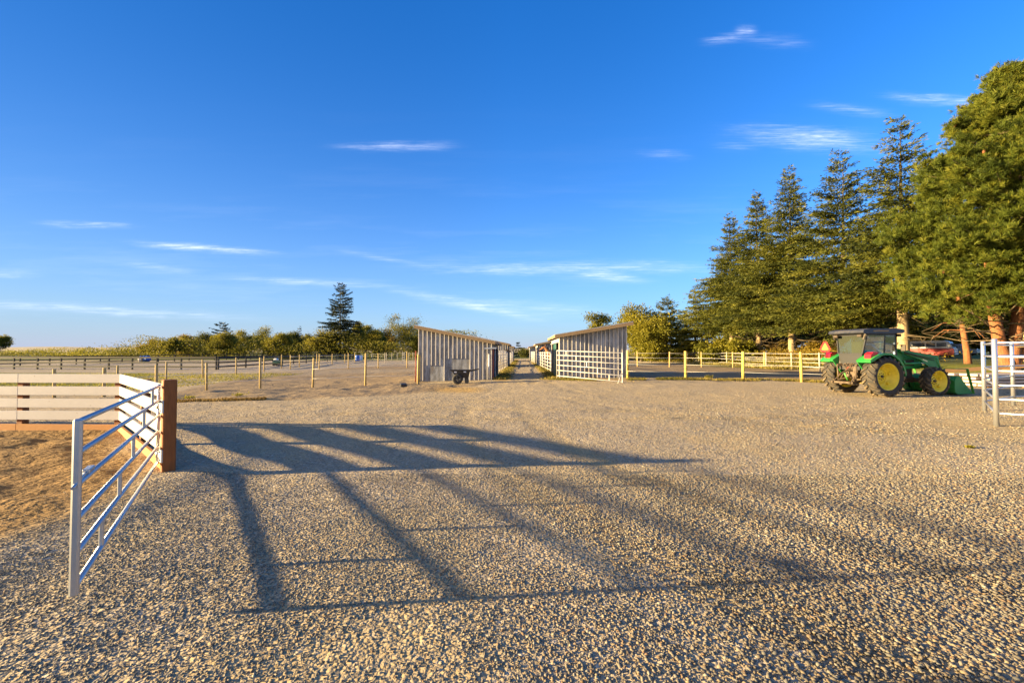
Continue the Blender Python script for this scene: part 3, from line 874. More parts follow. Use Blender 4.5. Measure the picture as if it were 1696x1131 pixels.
# ------------------------------------------------------------------ sheds
def shed(name, label, x0, x1, yf, yb, zl, zr, low_side, cut=None, over=(.25, .3), door=True, slope_rot=0.0, batten_n=None, batten_hi=None):
    """single slope shed. x0..x1 front, zl / zr eave heights left and right, low_side +1 when the right is low"""
    o = empty(name, ((x0 + x1) / 2, yf, 0), 0, label, 'shed')
    W = x1 - x0; sh = slope_rot
    def X(x, y): return x + sh * (y - yf)
    def top(x): return zl + (zr - zl) * (x - x0) / W
    zb = gz((x0 + x1) / 2, yf) - .22
    # front wall: boards plus battens
    mb = MB()
    t = .03
    mb.prism([(x0, zb + .17), (x1, zb + .17), (x1, top(x1)), (x0, top(x0))], yf, yf + t, 0)
    n = batten_n or int(round(W / .262))
    for i in range(n + 1):
        bx = x0 + .03 + (W - .06) * i / n
        z1 = top(bx) - .02; z0 = zb + .22
        if cut and cut(i): z0 = cut(i)
        mb.box((bx, yf - .023, (z0 + z1) / 2), (.045, .044, z1 - z0), None, 1, .004)
    mb.build('front_wall', [M['siding'], M['batten']], o, world=True)
    # side walls and back
    hi_x = x0 if low_side > 0 else x1
    lo_x = x1 if low_side > 0 else x0
    sg = 1 if low_side > 0 else -1
    mb = MB()
    v = [(hi_x, yf + t, zb), (X(hi_x, yb), yb, zb), (X(hi_x, yb), yb, top(hi_x)), (hi_x, yf + t, top(hi_x))]
    mb.add(v + [(a + sg * .03, q, c) for a, q, c in v], [(0, 1, 2, 3), (7, 6, 5, 4), (0, 4, 5, 1), (1, 5, 6, 2), (2, 6, 7, 3), (3, 7, 4, 0)], 0)
    nb = int((yb - yf) / .27)
    for i in range(nb):
        yy_ = yf + .15 + (yb - yf - .3) * i / (nb - 1)
        mb.box((X(hi_x, yy_) - sg * .017, yy_, top(hi_x) / 2), (.03, .045, top(hi_x) - .1), None, 1)
    mb.build('tall_side_wall', [M['siding'], M['batten']], o, world=True)
    mb = MB()
    mb.prism([(X(x0, yb), zb), (X(x1, yb), zb), (X(x1, yb), top(x1)), (X(x0, yb), top(x0))], yb - .03, yb, 0)
    mb.build('back_wall', M['siding'], o, world=True)
    # low side towards the lane: a header board over an open front, posts and a partition
    mb = MB()
    hz_ = top(lo_x)
    ya, yc = yf + .03, yb - .03
    def wallpiece(y0_, y1_, z0_, z1_, mi=0):
        v = [(X(lo_x, y0_), y0_, z0_), (X(lo_x, y1_), y1_, z0_), (X(lo_x, y1_), y1_, z1_), (X(lo_x, y0_), y0_, z1_)]
        mb.add(v + [(a - sg * .03, q, c) for a, q, c in v], [(0, 1, 2, 3), (7, 6, 5, 4), (0, 4, 5, 1), (1, 5, 6, 2), (2, 6, 7, 3), (3, 7, 4, 0)], mi)
    wallpiece(ya, yc, hz_ - .45, hz_)
    wallpiece(ya, ya + .28, zb, hz_ - .45)
    wallpiece((ya + yc) / 2 - .6, (ya + yc) / 2 + .6, zb, hz_ - .45)
    wallpiece(yc - .3, yc, zb, hz_ - .45)
    mb.build('lane_side_wall', M['white_board'] if low_side < 0 else M['siding'], o, world=True)
    # roof
    ox = .22 if low_side > 0 else .30
    sl = (zr - zl) / W
    xa, xb = x0 - ox, x1 + ox
    def rz_(x): return top(x) + .05
    mb = MB()
    yr0, yr1 = yf - (.27 if low_side > 0 else .5), yb + .3
    corr = 26
    vs = []; fs = []
    for j, yv in enumerate((yr0, yr1)):
        for i in range(corr + 1):
            x = xa + (xb - xa) * i / corr
            vs.append((X(x, yv), yv, rz_(x) + .012 + .008 * (i % 2)))
    nv = len(vs)
    vs += [(a, q, c - .025) for a, q, c in vs]
    for i in range(corr):
        fs.append((i, i + 1, corr + 1 + i + 1, corr + 1 + i))
        fs.append((nv + i, nv + corr + 1 + i, nv + corr + 2 + i, nv + i + 1))
        fs.append((i, nv + i, nv + i + 1, i + 1))
    fs.append((0, corr + 1, nv + corr + 1, nv)); fs.append((corr, nv + corr, nv + 2 * corr + 1, 2 * corr + 1))
    mb.add(vs, fs)
    rf_ = mb.build('roof', M['metal_roof'], o, world=True)
    mb = MB()
    for yv in (yr0 + .02, yr1 - .02):
        mb.bar((X(xa, yv), yv, rz_(xa) - .118), (X(xb, yv), yv, rz_(xb) - .118), .036, .20)
    for xv in (xa + .02, xb - .02):
        mb.bar((X(xv, yr0 + .05), yr0 + .05, rz_(xv) - .10), (X(xv, yr1 - .05), yr1 - .05, rz_(xv) - .10), .036, .14)
    for k in range(5):                                        # purlins under the overhang
        xv = xa + (xb - xa) * (.1 + .2 * k)
        mb.box((xv, yf - .125, rz_(xv) - .075), (.09, .22, .09))
    fa = mb.build('fascia', M['fascia'], rf_, world=True)
    return o
cutL = lambda i: (.90 if 2 <= i <= 5 else (1.33 if 7 <= i <= 11 else None))
s1 = shed('shelter_shed', 'weathered board and batten shed on the left of the lane, wheelbarrow before it', -5.97, -1.27, 27.2, 34.2, 3.37, 2.44, +1, cut=cutL, batten_n=17, slope_rot=.024)
s2 = shed('shelter_shed', 'grey board shed on the right of the lane with a white gate before it', 2.98, 7.27, 27.0, 34.0, 2.83, 3.55, -1, batten_n=16, slope_rot=.024)
s3 = shed('shelter_shed', 'second shed on the left side of the lane, half hidden behind the first', -4.8, -.48, 50.0, 57.0, 3.65, 2.71, +1, slope_rot=.024)
s4 = shed('shelter_shed', 'second shed on the right of the lane behind the chestnut horse', 3.25, 7.7, 54.5, 61.5, 2.78, 3.6, -1, slope_rot=.024)
s5 = shed('shelter_shed', 'farthest shed on the left side of the lane', -4.1, .22, 76.0, 83.0, 3.6, 2.7, +1, slope_rot=.024)
s6 = shed('shelter_shed', 'farthest shed on the right side of the lane', 3.4, 7.9, 81.0, 88.0, 2.75, 3.6, -1, slope_rot=.024)
# dark sliding door hung on the lane side of the right shed; rail and red frame on the left one
MB().box((2.98 - .09 + .024 * 2.0, 29.2, 1.2), (.05, 2.2, 2.2), -.024, 0, .01).build('sliding_door', M['teal'], s2, world=True)['label'] = 'dark green sliding door'
MB().bar((2.90, 27.3, 2.36), (3.04, 33.6, 2.36), .05, .07).build('door_track', M['galv'], s2, world=True)
MB().bar((-1.75, 27.1, 1.98), (-1.0, 27.1, 2.0), .05, .08).build('door_track', M['galv'], s1, world=True)
MB().box((-1.21, 27.3, .95), (.09, .10, 2.0), 0, 0, .01).build('door_post', M['red_paint'], s1, world=True)
MB().cyl((-1.45, 27.08, -.2), (-1.45, 27.08, 1.62), .06, None, 10).build('corner_post', M['white_pipe'], s1, world=True)
# posts at the corners of the sheds
mb = MB()
cp = empty('corner_post', (-5.80, 26.6, -.14), 0, 'short peeled yellow post at the front left corner of the left shed', 'post')
MB().tube([(-5.80, 26.6, -.4), (-5.80, 26.6, .9), (-5.78, 26.6, 1.56)], [.09, .085, .075], 12).build('post', M['yellow_post'], cp, world=True)
rp = empty('corner_post', (-6.16, 27.3, 0), 0, 'thin rust red steel post behind the yellow post by the left shed', 'post')
MB().cyl((-6.16, 27.3, -.2), (-6.16, 27.3, 1.82), .035, .035, 10).build('post', M['red_paint'], rp, world=True)

# white pipe gate standing open before the right shed
gA = (2.80, 26.62); gB = gp(1031, 634.2)
wg_, ptw, aw, Lw = pipe_gate('pipe_gate', 'white six rail pipe gate standing open across the right shed', gA, gB, M['white_pipe'],
                             rz=[.16, .50, .82, 1.14, 1.44, 1.72], r=.022, latch_part=False, zoff=(.12, -.02), bot=(.02, -.02))
e0 = ptw(Lw - .1, .55); 
rod = empty('prop_rod', (e0[0] - .35, e0[1] - .3, 0), 0, 'thin white rod propped against the free end of the white gate', 'rod')
MB().cyl((e0[0] - .33, e0[1] - .55, .0), (e0[0] + .02, e0[1] - .06, .62), .018, None, 8).build('rod', M['white_pipe'], rod, world=True)

# pipe panels along the lane
def pipe_panel_run(name, label, x0, y0, x1, y1, h, nseg, nrail, nv, m=None):
    o = empty(name, (x0, y0, 0), 0, label, 'panel fence')
    m = m or M['white_pipe']
    for i in range(nseg + 1):
        f = i / nseg
        x, y = x0 + (x1 - x0) * f, y0 + (y1 - y0) * f
        MB().cyl((x, y, -.1), (x, y, h + .06), .055, None, 8).build('post', m, o, world=True)
    for k in range(nrail):
        z = .25 + (h - .27) * k / (nrail - 1)
        MB().cyl((x0, y0, z), (x1, y1, z), .024, None, 6).build('rail', m, o, world=True)
    mb = MB()
    for i in range(nv):
        f = (i + .5) / nv
        x, y = x0 + (x1 - x0) * f, y0 + (y1 - y0) * f
        mb.cyl((x, y, .25), (x, y, h), .024, None, 6)
    mb.build('uprights', m, o, world=True)
    return o
pipe_panel_run('panel_fence', 'white pipe panels along the left of the lane between first and second shed', -1.35, 34.6, -.55, 49.7, 1.8, 7, 6, 14)
pipe_panel_run('panel_fence', 'white pipe panels along the right of the lane with a chestnut horse behind', 3.22, 35.2, 3.2, 54.2, 1.72, 6, 6, 9)
pipe_panel_run('panel_fence', 'white pipe panels far down the left of the lane past the second shed', -.3, 57.5, .18, 75.7, 1.8, 5, 6, 8)
pipe_panel_run('panel_fence', 'white pipe panels far down the right of the lane past the second shed', 3.3, 62.0, 3.4, 80.7, 1.8, 5, 6, 8)

# round pen of tall galvanised pipe panels at the right edge
def round_pen():
    pp = [(1490 / 4.51 + 1320, 705, 562.5), (1634, 681, 566), (1678.5, 671.5, 570)]
    a1 = gp(1650.5, 705.5); a2 = gp(1631, 681); a3 = gp(1678.5, 671.8)
    seq = [(a1[0] + 2.75, a1[1] - 1.9), a1, a2, a3, (a3[0] + 3.4, a3[1] + .9)]
    H = 2.05
    o = empty('round_pen', (a1[0], a1[1], 0), 0, 'tall galvanised pipe pen panels standing at the right edge by the loader', 'pen')
    for i, (x, y) in enumerate(seq):
        z = gz(x, y)
        MB().tube([(x, y, z - .05), (x, y, H), (x, y, H + .02)], [.051, .051, .028], 14).build('post', M['galv'], o, world=True)
    for (xa, ya), (xb, yb) in zip(seq[:-1], seq[1:]):
        for k in range(6):
            z = .30 + (H - .38) * k / 5
            dx, dy = xb - xa, yb - ya; L = math.hypot(dx, dy)
            nx, ny = -dy / L, dx / L
            b_ = .0
            MB().tube([(xa, ya, z), ((xa + xb) / 2 + nx * b_, (ya + yb) / 2 + ny * b_, z), (xb, yb, z)], .024, 10).build('rail', M['galv'], o, world=True)
round_pen()
# ------------------------------------------------------------------ tractor with front loader
M['green'] = plain('green_machine_paint', (.020, .25, .042), .32, 0, .1, 6, dirt=(.12, .11, .05), dirtf=.18, coat=.3)
M['green_dark'] = plain('green_loader_paint', (.018, .20, .036), .42, 0, .12, 6, dirt=(.10, .09, .05), dirtf=.25)
M['green_lit'] = plain('lit_green_paint', (.06, .24, .035), .45, 0, .1)  # brighter copy of the loader green, sunlit look of the bucket edge painted in
M['yellow'] = plain('yellow_rim_paint', (.80, .62, .03), .42, 0, .08, 6, dirt=(.25, .19, .07), dirtf=.3)
M['roof_black'] = plain('charcoal_cab_roof', (.024, .028, .040), .40, 0, .2, dirt=(.20, .15, .09), dirtf=.18)
M['cab_dark'] = plain('dark_cab_plastic', (.018, .018, .018), .5, 0, .2)
M['iron'] = plain('greasy_dark_iron', (.035, .030, .025), .55, .3, .3, 14, dirt=(.18, .12, .06), dirtf=.5)
M['iron_dusty'] = plain('dusty_linkage_iron', (.13, .09, .055), .7, .2, .3, 14, dirt=(.05, .035, .025), dirtf=.6)
M['red_lens'] = plain('red_tail_lens', (.48, .01, .015), .25, 0, .1, coat=.5)
M['orange_sign'] = plain('fluorescent_orange_sign', (.95, .34, .03), .5, 0, .04)
M['red_sign'] = plain('red_reflective_border', (.50, .02, .015), .4, 0, .05)
M['seat'] = plain('grey_seat_cloth', (.10, .10, .09), .9)
M['pale_trim'] = plain('pale_cab_pillar', (.36, .40, .33), .6)
M['tread'] = plain('dusty_tyre_rubber', (.030, .027, .023), .85, 0, .2, 5, dirt=(.26, .185, .095), dirtf=.85)
M['decal'] = plain('pale_yellow_decal', (.60, .58, .30), .5)
m, g, b = mat('tinted_cab_glass')
tr = g.n('ShaderNodeBsdfTransparent'); tr.inputs[0].default_value = (.66, .80, .80, 1)
gl = g.n('ShaderNodeBsdfGlossy'); gl.inputs['Roughness'].default_value = .04; gl.inputs[0].default_value = (.75, .92, 1.0, 1)
fr = g.n('ShaderNodeLayerWeight'); fr.inputs[0].default_value = .35
ms = g.n('ShaderNodeMixShader')
g.put(ms.inputs[0], g.m('ADD', g.m('MULTIPLY', fr.outputs['Fresnel'], .85), .40, clamp=True))
g.nt.links.new(tr.outputs[0], ms.inputs[1]); g.nt.links.new(gl.outputs[0], ms.inputs[2])
g.nt.links.new(ms.outputs[0], g.nt.nodes['Material Output'].inputs['Surface'])
M['glass'] = m
m, g, b = mat('dusty_rear_glass')
tr = g.n('ShaderNodeBsdfTransparent'); tr.inputs[0].default_value = (.6, .66, .6, 1)
df = g.n('ShaderNodeBsdfDiffuse'); df.inputs[0].default_value = (.20, .21, .15, 1)
ms = g.n('ShaderNodeMixShader'); ms.inputs[0].default_value = .15
g.nt.links.new(tr.outputs[0], ms.inputs[1]); g.nt.links.new(df.outputs[0], ms.inputs[2])
g.nt.links.new(ms.outputs[0], g.nt.nodes['Material Output'].inputs['Surface'])
M['glass_dusty'] = m

M['scrap'] = wood('weathered_pink_board', (.34, .20, .13), (.46, .30, .21))
TX, TY, TROT = 14.28, 17.45, R(11)
TZ = gz(TX, TY) - .02
tractor = empty('tractor', (TX, TY, TZ), TROT, 'green tractor with black roofed cab, yellow wheel rims and lowered front loader', 'tractor')

def tyre_wheel(name, c, Rr, w, rim_r, nlug, out, dusty=True):
    """out: -1 when the outer face looks to local -y"""
    hub = MB()
    y = -out * w * .16
    hub.lathe([(.001, y + out * .05), (.10, y + out * .05), (.13, y + out * .02), (.17, y + out * .02), (rim_r * .55, y), (rim_r * .62, y - out * .05)], (0, 0, 0), 'Y', 28, 0)
    for k in range(8):
        t = 2 * math.pi * k / 8
        hub.cyl((.12 * math.cos(t), y + out * .01, .12 * math.sin(t)), (.12 * math.cos(t), y + out * .06, .12 * math.sin(t)), .016, None, 6, 1)
    hub.cyl((0, y, 0), (0, y + out * .09, 0), .055, None, 12, 1)
    wheel = hub.build(name, [M['yellow'], M['iron']], tractor)
    wheel.location = c
    hw = w / 2
    rim = MB()
    rim.lathe([(rim_r * .60, y - out * .04), (rim_r * .70, y + out * .01), (rim_r * .84, y + out * .02), (rim_r * .92, out * hw * .60), (rim_r * 1.0, out * hw * .78), (rim_r * 1.03, out * hw * .80),
               (rim_r * 1.03, out * hw * .70), (rim_r * .93, 0), (rim_r * 1.03, -out * hw * .70), (rim_r * 1.03, -out * hw * .8), (rim_r * .92, -out * hw * .6), (rim_r * .88, -out * hw * .45), (rim_r * .60, y - out * .04)], (0, 0, 0), 'Y', 40, 0)
    for k in range(6):                                              # bolted lugs joining disc and rim
        t = 2 * math.pi * (k + .3) / 6
        rim.box((rim_r * .74 * math.cos(t), y + out * .07, rim_r * .74 * math.sin(t)), (.10, .05, .10), Matrix.Rotation(-t, 3, 'Y'), 0, .01)
    r_ = rim.build('rim', M['yellow'], wheel)
    ty = MB()
    ri = rim_r * 1.0; rt = Rr - .045
    ty.lathe([(ri, -hw * .74), (ri * 1.05, -hw * .84), ((ri + rt) / 2, -hw * 1.0), (rt - .06, -hw * .96), (rt - .005, -hw * .74), (rt + .005, 0), (rt - .005, hw * .74), (rt - .06, hw * .96), ((ri + rt) / 2, hw * 1.0), (ri * 1.05, hw * .84), (ri, hw * .74), (ri, -hw * .74)], (0, 0, 0), 'Y', 56, 0)
    for k in range(nlug):
        for s in (-1, 1):
            t0 = 2 * math.pi * (k + (.5 if s > 0 else 0)) / nlug
            sweep = .55 * math.pi * 2 / nlug * 1.5
            prev = None
            vs = []
            segs = 4
            for i in range(segs + 1):
                f = i / segs
                yv = s * (.03 + f * (hw * 1.0 - .03))
                tt = t0 - f * sweep
                rb = (rt - .02) if f < .8 else rt - .085
                rtp = Rr if f < .8 else Rr - .05
                half = .030 + .010 * f
                for (rad, wd) in ((rb, half * 1.5), (rtp, half)):
                    for e in (-1, 1):
                        ta = tt + e * wd / Rr
                        vs.append((rad * math.cos(ta), yv, -rad * math.sin(ta)))
            fs = []
            for i in range(segs):
                a = i * 4; bq = a + 4
                fs += [(a, a + 2, bq + 2, bq), (a + 2, a + 3, bq + 3, bq + 2), (a + 3, a + 1, bq + 1, bq + 3)]
            fs += [(0, 1, 3, 2), (segs * 4, segs * 4 + 2, segs * 4 + 3, segs * 4 + 1)]
            ty.add(vs, fs, 1)
    ty.build('tyre', [M['rubber'], M['tread']], wheel)
    return wheel
RW = .785
tyre_wheel('rear_wheel', (0, -.82, RW), RW, .54, .51, 20, -1)
tyre_wheel('rear_wheel', (0, .86, RW), RW, .54, .51, 20, 1)
FW = .575
tyre_wheel('front_wheel', (2.54, -.82, FW), FW, .40, .41, 16, -1)
tyre_wheel('front_wheel', (2.54, .82, FW), FW, .40, .41, 16, 1)

# chassis: axles, gearbox, engine
mb = MB()
mb.cyl((0, -.62, RW), (0, .62, RW), .13, None, 14)
mb.box((.10, 0, .82), (.75, .52, .62), None, 0, .06)
mb.box((.85, 0, .80), (1.0, .40, .46), None, 0, .05)
mb.box((1.75, 0, .86), (1.1, .44, .50), None, 0, .04)
mb.box((2.25, 0, .60), (.5, .30, .26), None, 0, .04)
mb.cyl((2.54, -.62, FW), (2.54, .62, FW), .085, None, 12)
mb.box((1.05, -.42, .62), (.62, .26, .38), None, 0, .05)
mb.box((1.05, .42, .62), (.62, .26, .38), None, 0, .05)
mb.cyl((1.5, -.30, .9), (1.5, -.30, 1.15), .07, None, 12)
mb.cyl((1.72, -.28, .75), (1.72, -.28, .95), .05, None, 10)
mb.box((.62, -.66, .50), (.5, .24, .05), None, 0, .01)
mb.build('chassis', M['iron'], tractor)
# hood
mb = MB()
mb.prism([(1.12, 1.05), (2.55, 1.05), (2.66, 1.18), (2.64, 1.44), (2.50, 1.56), (1.8, 1.66), (1.12, 1.70)], -.31, .31)
hood = mb.build('hood', M['green'], tractor)
for sd_ in (-1, 1):
    MB().box((1.87, sd_ * .318, 1.30), (.74, .012, .24), None, 0, .004).build('side_grille', M['iron'], hood)
MB().box((2.665, 0, 1.30), (.02, .46, .22), None, 0, .004).build('front_grille', M['iron'], hood)
MB().cyl((1.35, .36, 1.3), (1.35, .36, 2.25), .035, None, 10).build('exhaust_pipe', M['iron'], tractor)

# cab: base, posts, roof, windows
mb = MB()
mb.box((.30, 0, 1.22), (1.1, 1.0, .10), None, 0, .02)
mb.box((.98, 0, 1.30), (.12, .95, .75), None, 0, .03)
mb.prism([(-.34, 1.10), (.98, 1.10), (.98, 1.02), (.55, .74), (.42, .74), (.40, 1.0), (-.34, 1.0)], -.50, .50)
mb.prism([(-.55, 1.02), (-.30, 1.02), (-.30, 1.68), (-.55, 1.66)], -.48, .48)
mb.build('cab_base', M['cab_dark'], tractor)
def yb_(z): return .58 + .10 * (z - 1.25) / 1.2          # the cab widens towards the roof
pillars = {'rear': [(-.55, 1.66), (-.47, 2.44)], 'mid': [(.36, 1.25), (.38, 2.46)], 'front': [(1.02, 1.05), (.86, 2.46)]}
mb = MB()
for nm, ((xa, za), (xb, zb)) in pillars.items():
    for s in (-1, 1):
        mb.bar((xa, s * (.50 if nm == 'rear' else .60), za), (xb, s * .62, zb), .055, .06, 0, (1, 0, 0), .012)
mb.bar((-.55, -.5, 1.67), (-.55, .5, 1.67), .05, .05, 0, (0, 0, 1))
mb.bar((1.0, -.58, 1.55), (1.0, .58, 1.55), .05, .05)
mb.bar((.86, -.62, 2.42), (.86, .62, 2.42), .05, .06)
mb.bar((-.47, -.62, 2.42), (-.47, .62, 2.42), .05, .06)
for s in (-1, 1):
    mb.bar((-.47, s * .62, 2.43), (.86, s * .62, 2.43), .05, .06)
    mb.bar((-.34, s * .56, 1.68), (.36, s * .59, 1.62), .045, .045)
mb.build('cab_frame', M['cab_dark'], tractor)
def pane(name, vs, m, th=.008):
    vs = [Vector(v) for v in vs]
    n = (vs[1] - vs[0]).cross(vs[-1] - vs[0]).normalized() * th
    k = len(vs)
    fs = [tuple(range(k)), tuple(range(2 * k - 1, k - 1, -1))] + [(i, i + k, (i + 1) % k + k, (i + 1) % k) for i in range(k)]
    return MB().add(vs + [v + n for v in vs], fs).build(name, m, tractor)
pane('rear_window', [(-.545, -.46, 1.70), (-.545, .46, 1.70), (-.475, .58, 2.40), (-.475, -.58, 2.40)], M['glass_dusty'])
for s in (-1, 1):
    pane('side_window', [(-.52, s * .53, 1.70), (.33, s * .60, 1.64), (.35, s * .632, 2.40), (-.45, s * .632, 2.40)], M['glass'])
    pane('door_window', [(.39, s * .60, 1.28), (.97, s * .60, 1.12), (.86, s * .632, 2.40), (.41, s * .632, 2.40)], M['glass'])
pane('windscreen', [(1.0, -.56, 1.58), (1.0, .56, 1.58), (.87, .60, 2.40), (.87, -.60, 2.40)], M['glass'])
mb = MB()
mb.prism([(-.78, 2.50), (-.70, 2.46), (1.10, 2.48), (1.24, 2.54), (1.20, 2.63), (.9, 2.67), (-.45, 2.66), (-.74, 2.60)], -.74, .74)
roof = mb.build('cab_roof', M['roof_black'], tractor)
mb = MB()
for s in (-1, 1):
    mb.box((-.66, s * .50, 2.38), (.10, .18, .11), None, 0, .02)
    mb.box((1.12, s * .58, 2.41), (.10, .18, .11), None, 0, .02)
    mb.bar((-.60, s * .68, 2.46), (-.62, s * .60, 2.24), .04, .05)
mb.build('work_light', M['iron'], roof)
MB().bar((-.30, -.745, 2.565), (.45, -.745, 2.57), .012, .05).build('roof_trim', M['fascia'], roof)
# inside the cab
mb = MB()
mb.box((.05, 0, 1.45), (.48, .50, .14), None, 0, .04)
mb.box((-.18, 0, 1.82), (.14, .48, .68), None, 0, .05)
mb.box((.05, 0, 1.32), (.3, .3, .16), None, 0, .02)
mb.build('seat', M['seat'], tractor)
mb = MB()
mb.cyl((.78, 0, 1.3), (.62, 0, 1.74), .03, None, 8)
pts = [(.62 + .09 * math.cos(t) * 1.0, .19 * math.sin(t), 1.76 + .17 * math.cos(t) * .95) for t in [2 * math.pi * i / 18 for i in range(19)]]
mb.tube(pts, .014, 6)
mb.build('steering_wheel', M['iron'], tractor)
MB().box((.32, -.52, 2.0), (.08, .05, .78), None, 0, .02).build('inner_pillar', M['pale_trim'], tractor)
MB().box((1.05, -.80, 1.90), (.04, .16, .26), .4, 0, .02).bar((.95, -.62, 2.05), (1.05, -.80, 2.0), .02, .02).build('mirror', M['iron'], tractor)
# fenders
for s in (-1, 1):
    outer = [(-.86, 1.40), (-.78, 1.46), (-.62, 1.55), (-.40, 1.645), (-.12, 1.695), (.16, 1.69), (.40, 1.615), (.60, 1.47), (.76, 1.27), (.86, 1.05), (.90, .86)]
    vs = []; fs = []
    y0, y1 = s * .50, s * 1.02
    for (x, z) in outer:
        vs += [(x, y0, z), (x, y1, z), (x * .95, y1, z - .075), (x * .95, y0, z - .06)]
    for i in range(len(outer) - 1):
        a = 4 * i; c_ = a + 4
        for k in range(4):
            fs.append((a + k, a + (k + 1) % 4, c_ + (k + 1) % 4, c_ + k))
    fs += [(0, 1, 2, 3), tuple(4 * (len(outer) - 1) + k for k in (3, 2, 1, 0))]
    mb = MB().add([v for v in vs], fs)
    # inner panel closing the fender to the cab
    poly = [(x, z) for x, z in outer if z > 1.0]
    mb.prism(poly + [(poly[-1][0], .9), (-.45, .9)], s * .49, s * .52)
    mb.prism([(-.87, 1.405), (-.78, 1.47), (-.62, 1.56), (-.40, 1.65), (-.36, 1.56), (-.55, 1.47), (-.72, 1.38), (-.84, 1.33)], s * .62, s * 1.06)
    fe = mb.build('fender', M['green'], tractor)
    tl = MB()
    tl.prism([(-.74, 1.49), (-.45, 1.62), (-.36, 1.70), (-.42, 1.75), (-.60, 1.73), (-.72, 1.65)], s * .72, s * .97)
    tl.build('tail_light', M['red_lens'], fe)
# slow vehicle triangle above the left fender
def tri(r, cut=.28):
    o = []
    for k in range(3):
        t = math.pi / 2 + k * 2 * math.pi / 3
        for e in (-cut, cut):
            o.append((r * math.cos(t + e), r * math.sin(t + e)))
    return o
sg_ = MB().prism([(y + .88, z + 1.93) for y, z in tri(.26)], -.80, -.788, 0, 'X')
sgn = sg_.build('slow_vehicle_sign', M['red_sign'], tractor)
MB().prism([(y + .88, z + 1.93) for y, z in tri(.175, .06)], -.806, -.8005, 0, 'X').build('triangle', M['orange_sign'], sgn)
MB().bar((-.79, .88, 1.5), (-.79, .88, 1.9), .03, .03, 0, (1, 0, 0)).build('bracket', M['iron'], sgn)

# rear three point linkage
def linkage():
    mb = MB()
    mb.box((-.42, 0, .95), (.28, .52, .5), None, 0, .05)
    mb.box((-.38, .02, 1.28), (.3, .6, .22), None, 0, .06)
    for s in (-1, 1):
        mb.bar((-.35, s * .26, .58), (-1.02, s * .40, .52), .05, .07)                # lower arms
        mb.bar((-.36, s * .32, 1.28), (-.74, s * .40, 1.20), .06, .08)               # lift arms
        mb.cyl((-.74, s * .40, 1.20), (-.72, s * .36, .56), .028, None, 8)           # lift rods
        mb.bar((-.72, s * .36, .56), (-.55, s * .20, 1.0), .03, .03)
        mb.cyl((-1.02, s * .40, .52), (-1.02, s * .33, .52), .05, None, 10)
        mb.bar((-.98, s * .38, .54), (-.60, s * .30, .90), .035, .02)
        mb.bar((-.44, s * .12, .75), (-.8, s * .34, .60), .03, .04)
    mb.bar((-.50, 0, 1.08), (-.98, .08, .84), .05, .05)
    mb.bar((-.98, -.46, .52), (-.98, .46, .52), .04, .07)
    mb.bar((-.40, 0, .50), (-1.05, 0, .46), .10, .045)
    mb.box((-.72, .0, .46), (.12, .9, .05), None, 0, .01)
    mb.cyl((-.55, 0, .80), (-.72, 0, .80), .06, None, 10)
    for k in range(9):
        y = -.24 + .06 * k
        mb.cyl((-.52, y, 1.18 + .04 * (k % 3)), (-.60, y, 1.22 + .05 * (k % 2)), .022, None, 6)
    for k in range(6):
        y0 = -.2 + .08 * k
        mb.tube([(-.5, y0, 1.25), (-.68, y0 + .05, 1.30 - .02 * k), (-.66, y0 * .4, 1.02), (-.5, y0 * .6, .92)], .014, 6)
    l = mb.build('rear_linkage', M['iron_dusty'], tractor)
    MB().cyl((-.62, .06, .60), (-.70, .14, .92), .035, None, 10).build('hydraulic_ram', M['green_lit'], l)
    MB().tube([(-.55, -.05, 1.2), (-.7, .0, 1.1), (-.62, .10, .98)], .018, 6).build('hose', M['red_paint'], l)
linkage()
mb = MB()
mb.tube([(-.30, .44, 1.50), (-.48, .48, 1.38), (-.50, .44, 1.15)], .10, 10)
mb.build('hydraulic_cover', M['iron'], tractor)

